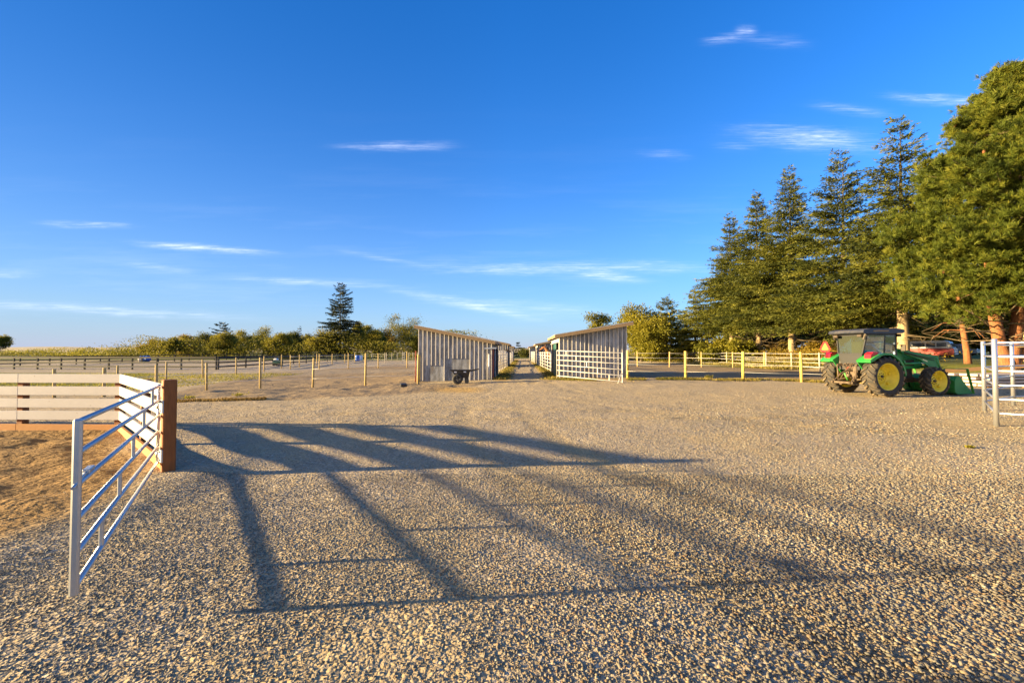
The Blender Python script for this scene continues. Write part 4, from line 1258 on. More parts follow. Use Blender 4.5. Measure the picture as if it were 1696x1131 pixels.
# front loader
def loader():
    for s in (-1, 1):
        mb = MB()
        y0, y1 = s * .50 - .045, s * .50 + .045
        mb.prism([(1.12, 1.28), (1.36, 1.28), (1.34, 1.60), (1.30, 1.86), (1.14, 1.88), (1.06, 1.72)], y0, y1)      # tower
        mb.prism([(1.10, .55), (1.30, .55), (1.36, 1.28), (1.12, 1.28)], y0 + s * .0, y1)
        mb.bar((1.2, s * .2, .7), (1.2, s * .5, .7), .2, .16)
        ar = MB()
        y0, y1 = s * .62 - .05, s * .62 + .05
        ar.prism([(1.10, 1.84), (1.14, 1.72), (2.05, 1.44), (2.48, 1.16), (2.80, .96), (3.02, .42), (3.22, .42), (3.08, 1.10), (2.98, 1.56), (2.72, 1.62), (1.7, 1.76)], y0, y1)
        t = mb.build('loader_tower', M['green_dark'], tractor)
        a = ar.build('loader_arm', M['green_dark'], tractor)
        ra = MB()
        ra.cyl((1.30, s * .62, 1.26), (2.15, s * .62, 1.30), .045, None, 10)
        ra.cyl((2.15, s * .62, 1.30), (2.52, s * .62, 1.22), .025, None, 10, 1)
        ra.bar((1.36, s * .62, 1.26), (1.30, s * .62, 1.40), .06, .06)
        ra.build('hydraulic_ram', [M['green_dark'], M['galv']], a)
        ra = MB()
        ra.cyl((2.86, s * .66, 1.48), (3.14, s * .66, .95), .04, None, 10)
        ra.cyl((3.14, s * .66, .95), (3.24, s * .66, .62), .024, None, 10, 1)
        ra.build('hydraulic_ram', [M['green_dark'], M['galv']], a)
        ra = MB()
        ra.tube([(1.25, s * .69, 1.74), (1.9, s * .69, 1.60), (2.35, s * .69, 1.52), (2.75, s * .69, 1.50)], .014, 6)
        ra.tube([(1.25, s * .69, 1.70), (1.9, s * .69, 1.56), (2.35, s * .69, 1.47), (2.75, s * .69, 1.40)], .014, 6)
        ra.build('hose', M['rubber'], a)
        MB().box((2.30, s * .674, 1.40), (.26, .004, .05), Matrix.Rotation(.35, 3, 'Y'), 0).build('decal', M['decal'], a)
    MB().cyl((2.80, -.62, 1.12), (2.80, .62, 1.12), .06, None, 12).build('cross_tube', M['green_dark'], tractor)
    # bucket lying flat on the ground
    prof = [(3.98, .05), (3.20, .045), (3.08, .12), (3.04, .30), (3.06, .58), (3.16, .74), (3.26, .78)]
    mb = MB()
    vs = []; fs = []
    n = len(prof)
    inner = [(x + (.03 if i > 1 else 0) , z + (.03 if i < 3 else 0)) for i, (x, z) in enumerate(prof)]
    for y in (-.95, .95):
        for x, z in prof: vs.append((x, y, z))
    for y in (-.95, .95):
        for x, z in inner: vs.append((x, y, z))
    for i in range(n - 1):
        fs.append((i, i + 1, n + i + 1, n + i)); fs.append((2 * n + i, 3 * n + i, 3 * n + i + 1, 2 * n + i + 1))
    for s0 in (0, n):
        for i in range(n - 1): fs.append((s0 + i, 2 * n + s0 + i, 2 * n + s0 + i + 1, s0 + i + 1))
    fs += [(0, n, 3 * n, 2 * n), (n - 1, 3 * n - 1, 4 * n - 1, 2 * n - 1)]
    mb.add(vs, fs)
    for s in (-1, 1):
        side = [(3.96, .06), (3.20, .05), (3.08, .12), (3.04, .30), (3.06, .58), (3.16, .74), (3.30, .78)]
        mb.prism(side, s * .95 - .012, s * .95 + .012)
    for y in (-.5, .5):
        mb.prism([(3.06, .14), (3.06, .62), (2.92, .60), (2.86, .36), (2.92, .20)], y - .03, y + .03)
        mb.prism([(3.06, .14), (3.06, .62), (2.92, .60), (2.86, .36), (2.92, .20)], y * 1.3 - .03, y * 1.3 + .03)
    mb.bar((3.03, -.93, .60), (3.03, .93, .60), .05, .06)
    mb.xf(Matrix.Translation((.30, 0, 0)))
    bk = mb.build('bucket', M['green_dark'], tractor)
    ed = MB()
    for s in (-1, 1):
        ed.bar((3.70, s * .968, 1.06), (4.0, s * .968, .05), .02, .085, 0, (0, 1, 0))
        ed.bar((3.00, s * .968, 1.07), (3.73, s * .968, 1.06), .02, .05, 0, (0, 1, 0))
    ed.bar((3.72, -.95, 1.05), (3.72, .95, 1.05), .06, .03)
    ed.xf(Matrix.Translation((.30, 0, 0)))
    ed.build('bucket_edge', M['green_lit'], bk)
loader()
# boards lying in the bucket
lb = empty('scrap_boards', (0, 0, 0), 0, 'rough pinkish boards and debris lying in the raised mouth of the green bucket', 'boards')
Mt = Matrix.Translation((TX, TY, TZ)) @ Matrix.Rotation(TROT, 4, 'Z')
q = Mt @ Vector((3.6, .1, .1)); lb.location = q
for k, (yy0, yy1, z0, z1, xx) in enumerate([(-.7, .75, .16, .80, 3.50), (-.55, .6, .30, .70, 3.60), (-.2, .8, .12, .62, 3.40), (-.85, .2, .55, .60, 3.3)]):
    p0 = Mt @ Vector((xx + .16, yy0, z0)); p1 = Mt @ Vector((xx + .26, yy1, z1))
    MB().bar(p0, p1, .15, .03).build('board', M['scrap'], lb, world=True)
# ------------------------------------------------------------------ vegetation
def leaf_mat(name, c0, c1, c2, transl=.30, rough=.6):
    m, g, b = mat(name)
    t = g.n('ShaderNodeSeparateColor'); g.put(t.inputs[0], g.attr('tint').outputs['Color'])
    c = g.ramp(t.outputs[0], [(0, c0), (.5, c1), (1, c2)])
    g.put(b.inputs['Base Color'], c)
    b.inputs['Roughness'].default_value = rough
    b.inputs['Specular IOR Level'].default_value = .2
    tl = g.n('ShaderNodeBsdfTranslucent'); g.put(tl.inputs[0], c)
    ms = g.n('ShaderNodeMixShader'); ms.inputs[0].default_value = transl
    g.nt.links.new(b.outputs[0], ms.inputs[1]); g.nt.links.new(tl.outputs[0], ms.inputs[2])
    g.nt.links.new(ms.outputs[0], g.nt.nodes['Material Output'].inputs['Surface'])
    return m
L_SPRUCE = leaf_mat('spruce_needles', (.022, .032, .007), (.088, .098, .014), (.185, .175, .024), .20)
L_DARK = leaf_mat('dark_conifer_needles', (.014, .022, .010), (.026, .036, .013), (.048, .055, .018), .15)
L_PINE = leaf_mat('pine_needles', (.040, .058, .008), (.100, .125, .014), (.195, .192, .022), .28)
L_OLIVE = leaf_mat('olive_leaves', (.095, .096, .013), (.195, .175, .020), (.30, .245, .03), .45)
L_GOLD = leaf_mat('golden_autumn_leaves', (.11, .082, .012), (.21, .145, .018), (.31, .21, .03), .40)
L_YGREEN = leaf_mat('yellow_green_leaves', (.10, .105, .011), (.20, .18, .016), (.31, .26, .025), .42)
L_DGREEN = leaf_mat('deep_green_leaves', (.050, .060, .011), (.10, .105, .015), (.17, .15, .022), .38)
L_DRY = leaf_mat('dry_brown_leaves', (.10, .060, .014), (.19, .115, .025), (.29, .185, .045), .25)
L_GRASS = leaf_mat('dry_grass_blades', (.085, .095, .014), (.20, .165, .03), (.38, .28, .075), .3)
def bark(name, c0, c1, sc=(5, 5, 1.2)):
    m, g, b = mat(name)
    t = g.n('ShaderNodeTexCoord').outputs['Object']
    n1 = g.noise(g.vm('MULTIPLY', t, sc), 3.2, 5, .7)
    g.put(b.inputs['Base Color'], g.ramp(n1, [(.3, c0), (.7, c1)]))
    b.inputs['Roughness'].default_value = .9
    g.put(b.inputs['Normal'], g.bump(n1, .8, .05))
    return m
B_SPRUCE = bark('spruce_bark', (.20, .135, .065), (.40, .29, .16))
def bark_z(name):
    # bare pale lower trunk, darker higher up
    m, g, b = mat(name)
    t = g.n('ShaderNodeTexCoord').outputs['Object']
    s = g.n('ShaderNodeSeparateXYZ'); g.put(s.inputs[0], t)
    n1 = g.noise(g.vm('MULTIPLY', t, (5, 5, 1.2)), 3.2, 5, .7)
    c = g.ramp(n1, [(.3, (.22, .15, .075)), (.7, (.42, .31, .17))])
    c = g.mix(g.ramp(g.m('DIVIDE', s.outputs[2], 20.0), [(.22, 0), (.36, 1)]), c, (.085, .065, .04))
    g.put(b.inputs['Base Color'], c); b.inputs['Roughness'].default_value = .9
    g.put(b.inputs['Normal'], g.bump(n1, .8, .05))
    return m
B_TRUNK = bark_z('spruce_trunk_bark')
B_PINE = bark('orange_pine_bark', (.14, .05, .018), (.32, .13, .045))
B_LIMB = bark('dead_limb_bark', (.07, .05, .028), (.20, .145, .075))
B_DARK = bark('dark_bark', (.06, .045, .03), (.15, .11, .07))

def unit(a): return a / (np.linalg.norm(a, axis=1, keepdims=True) + 1e-9)
def kites(P, D, ln, wd, r):
    """leaf shaped quads at P along D"""
    n = len(P)
    D = unit(D)
    rv = unit(r.normal(size=(n, 3)))
    S = unit(np.cross(D, rv))
    ln = np.broadcast_to(ln, (n,))[:, None]; wd = np.broadcast_to(wd, (n,))[:, None]
    mid = P + D * ln * .5
    V = np.stack([P, mid + S * wd * .5, P + D * ln, mid - S * wd * .5], 1).reshape(-1, 3)
    Q = np.arange(4 * n).reshape(n, 4)
    return V, Q
def crown(name, V, Q, T, m, parent):
    t = np.repeat(np.clip(T, 0, 1), 4)
    return np_mesh(name, V, Q, m, tint=np.stack([t, t, t], 1), parent=parent)

def conifer(label, x, y, H, cb, Rad, seed, leaf=None, barkm=None, trunk_r=.35, group=None, dens=1.0, lsz=1.0, top_sparse=0.0, droop=1.0, name='spruce_tree', dead=10, lean=0.0, power=1.02, lw=1.0):
    r = np.random.default_rng(seed)
    z0 = gz(x, y)
    o = empty(name, (x, y, z0), 0, label, 'tree', group)
    n = int((H - cb) * 20 * dens)
    t = np.sort(r.random(n) ** 1.12)
    t = t[(r.random(n) > top_sparse * t)]
    n = len(t)
    z = cb + (H - cb) * t
    az = r.random(n) * 2 * np.pi
    sp_ = .85
    whorl = (np.floor(z / sp_) + .5) * sp_ + .09 * r.normal(size=n)
    z = np.where(r.random(n) < .88, whorl, z)
    L = Rad * np.clip(1.02 - t, .02, 1) ** power * (.55 + .55 * r.random(n)) + .18
    side = 1 + .22 * np.sin(az * 2 + seed) + .18 * np.sin(az * 3 + 1.7 * seed + 6 * t)
    L = L * side
    low = sstep(.12, 0, t); L = L * (1 - .25 * low * r.random(n))
    pitch = (-.18 + .95 * t ** 1.6) + .12 * r.normal(size=n)
    ns = np.maximum(3, (L / .20).astype(int))
    bi = np.repeat(np.arange(n), ns)
    s = r.random(len(bi)) ** .85 * .97 + .03
    Lb = L[bi]; a = az[bi] + .10 * r.normal(size=len(bi)) * s
    out = np.stack([np.cos(a), np.sin(a), np.zeros_like(a)], 1)
    zb = z[bi] + Lb * s * np.tan(pitch[bi]) * .8 - droop * .10 * Lb * s ** 2 + droop * .07 * Lb * s ** 4
    P = out * (Lb * s)[:, None]; P[:, 2] = zb
    # sprays to both sides
    k = 2
    P = np.repeat(P, k, 0); out = np.repeat(out, k, 0); s2 = np.repeat(s, k); Lb2 = np.repeat(Lb, k); tb = np.repeat(t[bi], k); bi2 = np.repeat(bi, k)
    sg = np.tile([-1, 1], len(bi))
    lat = np.stack([-out[:, 1], out[:, 0], np.zeros(len(out))], 1) * sg[:, None]
    SD = unit(out * (.55 + .5 * s2)[:, None] + lat * (.95 - .6 * s2)[:, None] + np.stack([0 * s2, 0 * s2, -.16 * droop + .18 * r.normal(size=len(s2)) + .5 * tb * tb], 1))
    SL = (.22 + .30 * Lb2 * (1 - s2) ** .8) * (.6 + .6 * r.random(len(s2)))
    nk = np.maximum(2, (SL / (.11 * lsz)).astype(int))
    ii = np.repeat(np.arange(len(P)), nk)
    f = r.random(len(ii))
    PP = P[ii] + SD[ii] * (SL[ii] * f)[:, None]
    PP[:, 2] -= .12 * droop * (SL[ii] * f) * r.random(len(ii))
    DD = SD[ii] + .36 * r.normal(size=(len(ii), 3)) * np.array([1, 1, .8])
    V, Q = kites(PP, DD, (.19 + .22 * r.random(len(ii))) * lsz, (.05 + .05 * r.random(len(ii))) * lsz * lw, r)
    T = .45 + .15 * r.normal(size=len(ii)) + (.26 * r.normal(size=n))[bi2[ii]]
    crown('crown', V, Q, T, leaf or L_SPRUCE, o)
    mb = MB()
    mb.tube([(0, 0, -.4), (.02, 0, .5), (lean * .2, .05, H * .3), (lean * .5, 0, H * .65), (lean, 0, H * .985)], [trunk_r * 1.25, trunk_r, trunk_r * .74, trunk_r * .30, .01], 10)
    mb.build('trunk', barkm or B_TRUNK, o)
    if dead:
        mb = MB()
        for i in range(dead):
            a = r.random() * 6.283; zz = cb * (.30 + .75 * r.random()); l = Rad * (.15 + .35 * r.random())
            e1 = (math.cos(a) * l * .5, math.sin(a) * l * .5, zz - .08 * l); e2 = (math.cos(a + .2) * l, math.sin(a + .2) * l, zz - .28 * l + .3 * r.normal())
            mb.tube([(0, 0, zz), e1, e2], [.038, .022, .007], 4, cap=False)
            for q in range(3):
                ff = .4 + .2 * q
                bx2 = Vector(e1).lerp(Vector(e2), ff); mb.tube([bx2, bx2 + Vector((r.normal() * .5, r.normal() * .5, -.3 + .2 * r.normal()))], [.014, .006], 3, cap=False)
        mb.build('dead_limbs', B_LIMB, o, fix=False)
    return o

def broadleaf(label, x, y, H, Rad, seed, leaf, nl=3600, lsz=.38, cb=None, barkm=None, group=None, name='leafy_tree', flat=1.0, open_=.25, cat='tree', ncl=None, trunk_r=None):
    r = np.random.default_rng(seed)
    z0 = gz(x, y)
    o = empty(name, (x, y, z0), 0, label, cat, group)
    cb = H * .22 if cb is None else cb
    nc = ncl or int(16 + 2.2 * Rad)
    ch = H - cb
    # clusters through an uneven crown
    u = unit(r.normal(size=(nc, 3)))
    rad = r.random(nc) ** .45
    C = u * rad[:, None] * np.array([Rad * .82, Rad * .82, ch * .46])
    C[:, 2] += cb + ch * .5
    prof = 1.0 - .42 * np.clip((C[:, 2] - cb) / ch, 0, 1) ** 1.6
    C[:, :2] *= prof[:, None]
    cs = (.20 + .22 * r.random(nc)) * min(Rad, ch * .6)
    w = cs ** 2; cnt = np.maximum(30, (nl * w / w.sum()).astype(int))
    ci = np.repeat(np.arange(nc), cnt)
    d = unit(r.normal(size=(len(ci), 3)))
    rr_ = cs[ci] * (r.random(len(ci)) ** .40) * (1 + .30 * r.normal(size=len(ci)))
    P = C[ci] + d * rr_[:, None] * np.array([1, 1, .72 * flat])
    P[:, 2] = np.maximum(P[:, 2], .05)
    D = d + .8 * r.normal(size=d.shape) + np.array([0, 0, -.15])
    V, Q = kites(P, D, lsz * (.6 + .8 * r.random(len(ci))), lsz * (.40 + .3 * r.random(len(ci))), r)
    T = .45 + .11 * r.normal(size=len(ci)) + (.20 * r.normal(size=nc))[ci]
    crown('crown' if cat == 'tree' else 'foliage', V, Q, T, leaf, o)
    mb = MB()
    tr_ = trunk_r or max(.05, H * .016)
    mb.tube([(0, 0, -.3), (.05 * r.normal(), .05 * r.normal(), cb), (.1 * r.normal(), .1 * r.normal(), cb + ch * .45), (0, 0, H * .9)], [tr_ * 1.2, tr_, tr_ * .6, .015], 7)
    for i in range(min(nc, 9)):
        c_ = C[i]
        zb = max(.2 * H * r.random() + cb * .6, .1)
        m_ = (c_[0] * .45, c_[1] * .45, zb + (c_[2] - zb) * .55)
        mb.tube([(0, 0, zb), m_, tuple(c_)], [tr_ * .5, tr_ * .32, .012], 5, cap=False)
    mb.build('trunk' if cat == 'tree' else 'stem', barkm or B_DARK, o, fix=False)
    return o

def px_tree(px, top, d):
    X = (px - 848) / F * d
    return X, d, CAMZ + (583 - top) / F * d - gz(X, d)
# --- the row of big spruces on the bank to the right
SPG = 'row of tall spruces on the right bank'
for (px, top, d, Rad, cb, sd, dens, tsp, lab) in [
        (1213, 357, 62.0, 8.2, 4.6, 11, 1.0, .05, 'leftmost and shortest looking of the five tall spruces on the right bank'),
        (1257, 322, 55.0, 7.4, 4.4, 12, 1.05, .05, 'second tall spruce from the left on the bank, slim pointed top'),
        (1311, 280, 48.7, 7.4, 4.3, 13, 1.1, .05, 'middle spruce of the five on the bank, pale bare lower trunk showing'),
        (1398, 252, 41.0, 6.8, 4.0, 14, 1.2, .10, 'fourth tall spruce from the left, directly behind the tractor cab'),
        (1496, 197, 35.0, 5.8, 4.2, 15, 1.2, .10, 'tallest open topped spruce beside the round pine, thick pale trunk')]:
    X, Y, H = px_tree(px, top, d)
    conifer(lab, X, Y, H, cb, Rad, sd, group=SPG, dens=dens * 1.3, top_sparse=tsp, trunk_r=.42 if px > 1490 else .36, lsz=.9 if d < 45 else 1.0, dead=18, lean=.25 * math.sin(sd))
X, Y, H = px_tree(1700, 103, 34.0)
conifer('dense spruce rising behind the big round pine at the right edge', X, Y, H, 3.5, 5.2, 16, dens=1.2, trunk_r=.4, name='spruce_tree')
X, Y, H = px_tree(1152, 478, 68.0)
conifer('pale young spruce with feathery top at the left end of the spruce row', X, Y, H, .6, 4.6, 17, leaf=L_YGREEN, dens=1.25, trunk_r=.2, dead=0, top_sparse=.35, lsz=1.15)
X, Y, H = px_tree(1104, 500, 74.0)
conifer('dark dense conifer between the yellow tree and the pale young spruce', X, Y, H, .5, 4.3, 18, leaf=L_DGREEN, dens=1.7, trunk_r=.2, dead=0, lsz=1.2, power=.6)
X, Y, H = px_tree(1130, 516, 80.0)
conifer('small dark conifer behind the dense dark one near the right paddock', X, Y, H, .5, 3.2, 19, leaf=L_DARK, dens=1.5, trunk_r=.15, dead=0, lsz=1.2, power=.7)
# broadleaf trees right of the sheds
X, Y, H = px_tree(1062, 504, 72.0)
broadleaf('sunlit yellow green tree standing right behind the right hand shed', X, Y, H, 6.0, 21, L_YGREEN, 15000, .36, cb=.8)
X, Y, H = px_tree(1078, 530, 66.0)
broadleaf('low bushy yellow green tree in front of the sunlit tree by the shed', X, Y, H, 4.0, 22, L_YGREEN, 8000, .34, cb=.3)
X, Y, H = px_tree(990, 509, 105.0)
broadleaf('golden green tree showing above the roof of the right shed', X, Y, H, 4.4, 23, L_YGREEN, 9000, .42, cb=2.0)
# bushes and background trees under and behind the spruces
for i, (px, top, d, Rad, lf, lab) in enumerate([
        (1188, 556, 58, 3.6, L_YGREEN, 'yellowish bush at the foot of the leftmost spruce'),
        (1228, 562, 54, 2.8, L_YGREEN, 'low yellow bush between the first two spruce trunks'),
        (1284, 550, 66, 4.2, L_DRY, 'brownish thicket behind the second spruce trunk'),
        (1345, 544, 60, 5.0, L_GOLD, 'golden brush between the middle spruce and the tractor cab'),
        (1378, 552, 52, 3.2, L_GOLD, 'golden bush above the orange triangle of the tractor'),
        (1452, 552, 56, 4.2, L_YGREEN, 'yellow green bush showing above the tractor roof'),
        (1545, 545, 62, 5.0, L_DGREEN, 'dark green brush behind the red and white van'),
        (1620, 552, 50, 4.2, L_DGREEN, 'dark brush left of the orange pine trunk')]):
    X, Y, H = px_tree(px, top, d if px < 1500 else d + 40)
    broadleaf(lab, X, Y, H, Rad * (1 if px < 1500 else 1.9), 40 + i, lf, 7000, .34, cb=.1, name='shrub', cat='shrub', flat=1.1)
for i, (px, top, d, Rad, lf, lab) in enumerate([
        (1300, 505, 84, 7.0, L_DGREEN, 'shaded tree filling the gap behind the second and third spruces'),
        (1360, 498, 78, 6.5, L_DGREEN, 'shaded tree filling the gap behind the third and fourth spruces'),
        (1450, 480, 70, 6.5, L_DGREEN, 'shaded tree filling the gap behind the tractor cab'),
        (1545, 480, 112, 9.5, L_DGREEN, 'dark tree standing far behind the parked van'),
        (1610, 470, 100, 9.0, L_DARK, 'dark tree far behind the slender leaning trunk'),
        (1690, 470, 96, 9.0, L_DGREEN, 'dark tree far behind the orange pine trunk at the right edge'),
        (1530, 532, 64, 5.5, L_OLIVE, 'olive brush right behind the parked van roof'),
        (1585, 515, 66, 6.5, L_DGREEN, 'dense dark tree behind the silver blue car'),
        (1640, 522, 62, 6.0, L_OLIVE, 'olive brush left of and behind the big pine trunk'),
        (1692, 510, 60, 6.5, L_DGREEN, 'dense dark tree behind the big pine trunk'),
        (1235, 520, 92, 6.5, L_DGREEN, 'shaded tree behind the two leftmost spruces')]):
    X, Y, H = px_tree(px, top, d)
    broadleaf(lab, X, Y, H, Rad, 60 + i, lf, 11000, .5, cb=.8)

# --- the big pine at the right edge
def pine():
    r = np.random.default_rng(77)
    d = 25.0
    X, Y, H = px_tree(1668, 95, d)
    H = min(H, 19.0)
    z0 = gz(X, Y)
    o = empty('pine_tree', (X, Y, z0), 0, 'huge bushy pine with forked orange trunk at the right edge', 'tree')
    mb = MB()
    stems = [[(0, 0, -.4), (-.05, 0, .6), (-.25, .1, 1.6), (-.55, .1, 3.2), (-.8, .2, 6), (-.6, 0, 11)],
             [(.1, 0, -.4), (.15, 0, .6), (.4, 0, 1.7), (.9, .2, 3.3), (1.3, .3, 6), (1.2, .2, 12), (1.0, 0, H * .9)],
             [(0, .2, -.4), (.05, .3, 1.0), (.15, .5, 2.2), (.1, .8, 5), (.3, .8, 10)],
             [(.2, -.1, .3), (.7, -.1, 1.4), (1.7, -.1, 2.9), (2.6, 0, 5.2), (3.4, 0, 8)]]
    rads = [[.54, .42, .30, .26, .20, .06], [.52, .40, .31, .28, .22, .15, .04], [.4, .34, .26, .2, .06], [.2, .22, .2, .16, .06]]
    for st, ra in zip(stems, rads): mb.tube(st, ra, 12)
    tr = mb.build('trunk', B_PINE, o)
    mb = MB()
    C = []; CD = []
    nb = 290
    for i in range(nb):
        t = r.random() ** .9
        z = 4.0 + (H - 4.4) * t
        a = r.random() * 2 * math.pi
        prof = (.86 + .14 * t / .3) if t < .3 else max(0, 1 - ((t - .3) / .7) ** 1.4) * .97 + .03
        L = 5.5 * prof * (.62 + .50 * r.random()) + .35
        L *= 1 + .10 * math.sin(3 * a + 2 * z)
        base = Vector((.9, .1, z - .16 * L))
        tip = Vector((.9 + math.cos(a) * L, .1 + math.sin(a) * L, z + .10 * L * (t * 1.6 - .5)))
        mid = base.lerp(tip, .5) - Vector((0, 0, .06 * L))
        if i < 110: mb.tube([base, mid, tip], [.05 + .012 * L, .04, .012], 5, cap=False)
        ncl = int(4 + L * 1.35)
        for q in range(ncl):
            s = .28 + .74 * r.random() ** .7
            p = base.lerp(mid, s * 2) if s < .5 else mid.lerp(tip, (s - .5) * 2)
            w = .26 * L * (1.1 - s) + .20
            C.append((p.x + r.normal() * w, p.y + r.normal() * w, p.z + r.normal() * w * .35 + .1))
            CD.append((math.cos(a) * .75, math.sin(a) * .75, .55))
    # bare lower limbs
    for i in range(26):
        a = r.random() * 6.283; zz = 1.8 + 2.8 * r.random(); l = 2 + 3.8 * r.random()
        e = Vector((math.cos(a) * l, math.sin(a) * l, zz + .15 * l + .4 * r.normal()))
        st = Vector((.3, .2, zz - .1))
        m_ = st.lerp(e, .5) + Vector((0, 0, -.15 + .3 * r.normal()))
        mb.tube([st, m_, e], [.05, .028, .008], 5, cap=False)
        for q in range(3):
            b2 = m_.lerp(e, .3 * q + .1); mb.tube([b2, b2 + Vector((r.normal() * .6, r.normal() * .6, .3 * r.normal()))], [.02, .006], 4, cap=False)
    mb.build('limbs', B_LIMB, o, fix=False)
    C = np.array(C); CD = np.array(CD); n = len(C)
    ntuft = 13
    ti = np.repeat(np.arange(n), ntuft)
    TP = C[ti] + np.array([.24, .24, .12]) * r.normal(size=(len(ti), 3))
    TD = unit(CD[ti] + np.array([0, 0, .25]) + .38 * r.normal(size=(len(ti), 3)))
    nk = 26
    ii = np.repeat(np.arange(len(ti)), nk)
    DD = unit(TD[ii] + .50 * r.normal(size=(len(ii), 3)))
    PP = TP[ii] - TD[ii] * (.06 + .14 * r.random(len(ii)))[:, None]
    V, Q = kites(PP, DD, .22 + .13 * r.random(len(ii)), .018 + .012 * r.random(len(ii)), r)
    T = .45 + .16 * r.normal(size=len(ii)) + (.17 * r.normal(size=len(ti)))[ii] + (.20 * r.normal(size=n))[ti][ii]
    crown('crown', V, Q, T, L_PINE, o)
    base = None
    for i in range(40):
        c = C[r.integers(n)]
        if base is None:
            base = MB().ball((0, 0, 0), .075, 8, 6, 0, (1, 1, 1.3)).build('cone', B_PINE, o); k = base
        else:
            k = base.copy(); COL.objects.link(k); k.parent = o
        k.location = (c[0] + .1 * r.normal(), c[1] + .1 * r.normal(), c[2] - .12)
pine()
# slender pine with a leaning bare trunk left of it
def slender():
    X, Y = (1600 - 848) / F * 30.0, 30.0
    z0 = gz(X, Y)
    r = np.random.default_rng(5)
    o = empty('pine_tree', (X, Y, z0), 0, 'slender pine with leaning bare trunk between the van and the big pine', 'tree')
    mb = MB()
    mb.tube([(.15, 0, -.3), (.05, 0, .8), (-.25, 0, 3.0), (-.50, .1, 6.0), (-.6, .1, 9.5)], [.24, .19, .15, .11, .02], 9)
    for i in range(14):
        a = r.random() * 6.283; zz = 2.2 + 3.2 * r.random(); l = 1 + 2.2 * r.random()
        mb.tube([(-.2, 0, zz), (math.cos(a) * l * .6 - .2, math.sin(a) * l * .6, zz + .05), (math.cos(a) * l - .2, math.sin(a) * l, zz - .3 * l)], [.04, .025, .008], 4, cap=False)
    mb.build('trunk', B_PINE, o, fix=False)
    n = 340
    u = unit(r.normal(size=(n, 3)))
    C = u * (r.random(n) ** .4)[:, None] * np.array([2.8, 2.6, 3.0]) + np.array([-.5, 0, 6.6])
    ii = np.repeat(np.arange(n), 46)
    PP = C[ii] + .2 * r.normal(size=(len(ii), 3))
    V, Q = kites(PP, unit(u[ii] + np.array([0, 0, .4]) + .7 * r.normal(size=(len(ii), 3))), .30, .035, r)
    crown('crown', V, Q, .42 + .18 * r.normal(size=len(ii)) + (.15 * r.normal(size=n))[ii], L_PINE, o)
slender()

# --- tree line beyond the riding arena on the left
D0 = 150.0
for i, (px, top, hw, lf, cbf, lab) in enumerate([
        (-2, 556, 15, L_OLIVE, .3, 'small open tree cut off by the left edge beyond the black fence'),
        (257, 562, 24, L_GOLD, .12, 'low spreading bush like tree at the left end of the tree line'),
        (291, 557, 15, L_OLIVE, .25, 'thin airy tree right of the low spreading one at the left end'),
        (308, 556, 22, L_GOLD, .1, 'golden tree left of the dark green one near the far fence'),
        (340, 550, 25, L_DGREEN, .08, 'dark green round tree near the left end of the tree line'),
        (376, 552, 24, L_OLIVE, .1, 'olive tree below the lone wind bent conifer tip'),
        (402, 549, 22, L_YGREEN, .08, 'yellow green tree right of the wind bent conifer tip'),
        (436, 542, 27, L_OLIVE, .08, 'tallest olive crown in the middle of the left tree line'),
        (466, 551, 22, L_OLIVE, .08, 'rounded tree right of the tallest olive crown'),
        (486, 553, 20, L_DGREEN, .08, 'dark tree left of the thin spire in the tree line'),
        (508, 549, 18, L_OLIVE, .1, 'loose tree left of the round bush before the tall conifer'),
        (536, 541, 28, L_OLIVE, .04, 'round dense bushy tree at the foot of the tall dark conifer'),
        (592, 529, 15, L_YGREEN, .2, 'slim pale tree right of the tall dark conifer'),
        (606, 537, 16, L_YGREEN, .15, 'yellowish tree second right of the tall dark conifer'),
        (621, 541, 18, L_OLIVE, .1, 'wispy tree between the yellowish one and the tall oak'),
        (642, 543, 20, L_GOLD, .1, 'golden shrubby tree left of the tall oak by the shed'),
        (668, 517, 30, L_OLIVE, .2, 'tall spreading oak seen left of the first shed roof'),
        (690, 548, 22, L_DGREEN, .05, 'dark tree at the right end of the line, touching the shed')]):
    d = D0 + 12 * math.sin(i * 2.1)
    X, Y, H = px_tree(px, top, d)
    broadleaf(lab, X, Y, H, hw * d / F * 1.3, 100 + i, lf, int(6000 + 160 * hw), .40, cb=H * cbf, open_=.3, ncl=26, trunk_r=.18)
X, Y, H = px_tree(563, 470, 140.0)
conifer('tall dark lone conifer standing above the left tree line', X, Y, H, 2.0, 7.2, 31, leaf=L_DARK, dens=.75, lsz=1.9, trunk_r=.4, barkm=B_DARK, dead=0, droop=.4, top_sparse=.30, power=.75, lw=.9, name='conifer_tree')
X, Y, H = px_tree(368, 537, 160.0)
conifer('wind bent dark conifer tip poking out of the left tree line', X, Y, H, 4.0, 4.2, 32, leaf=L_DARK, dens=.5, lsz=2.0, trunk_r=.25, barkm=B_DARK, dead=0, power=.5, name='conifer_tree')
X, Y, H = px_tree(495, 543, 160.0)
conifer('thin dark spire in the middle of the left tree line', X, Y, H, 2.0, 2.2, 33, leaf=L_DARK, dens=.5, lsz=1.8, trunk_r=.2, barkm=B_DARK, dead=0, name='conifer_tree')
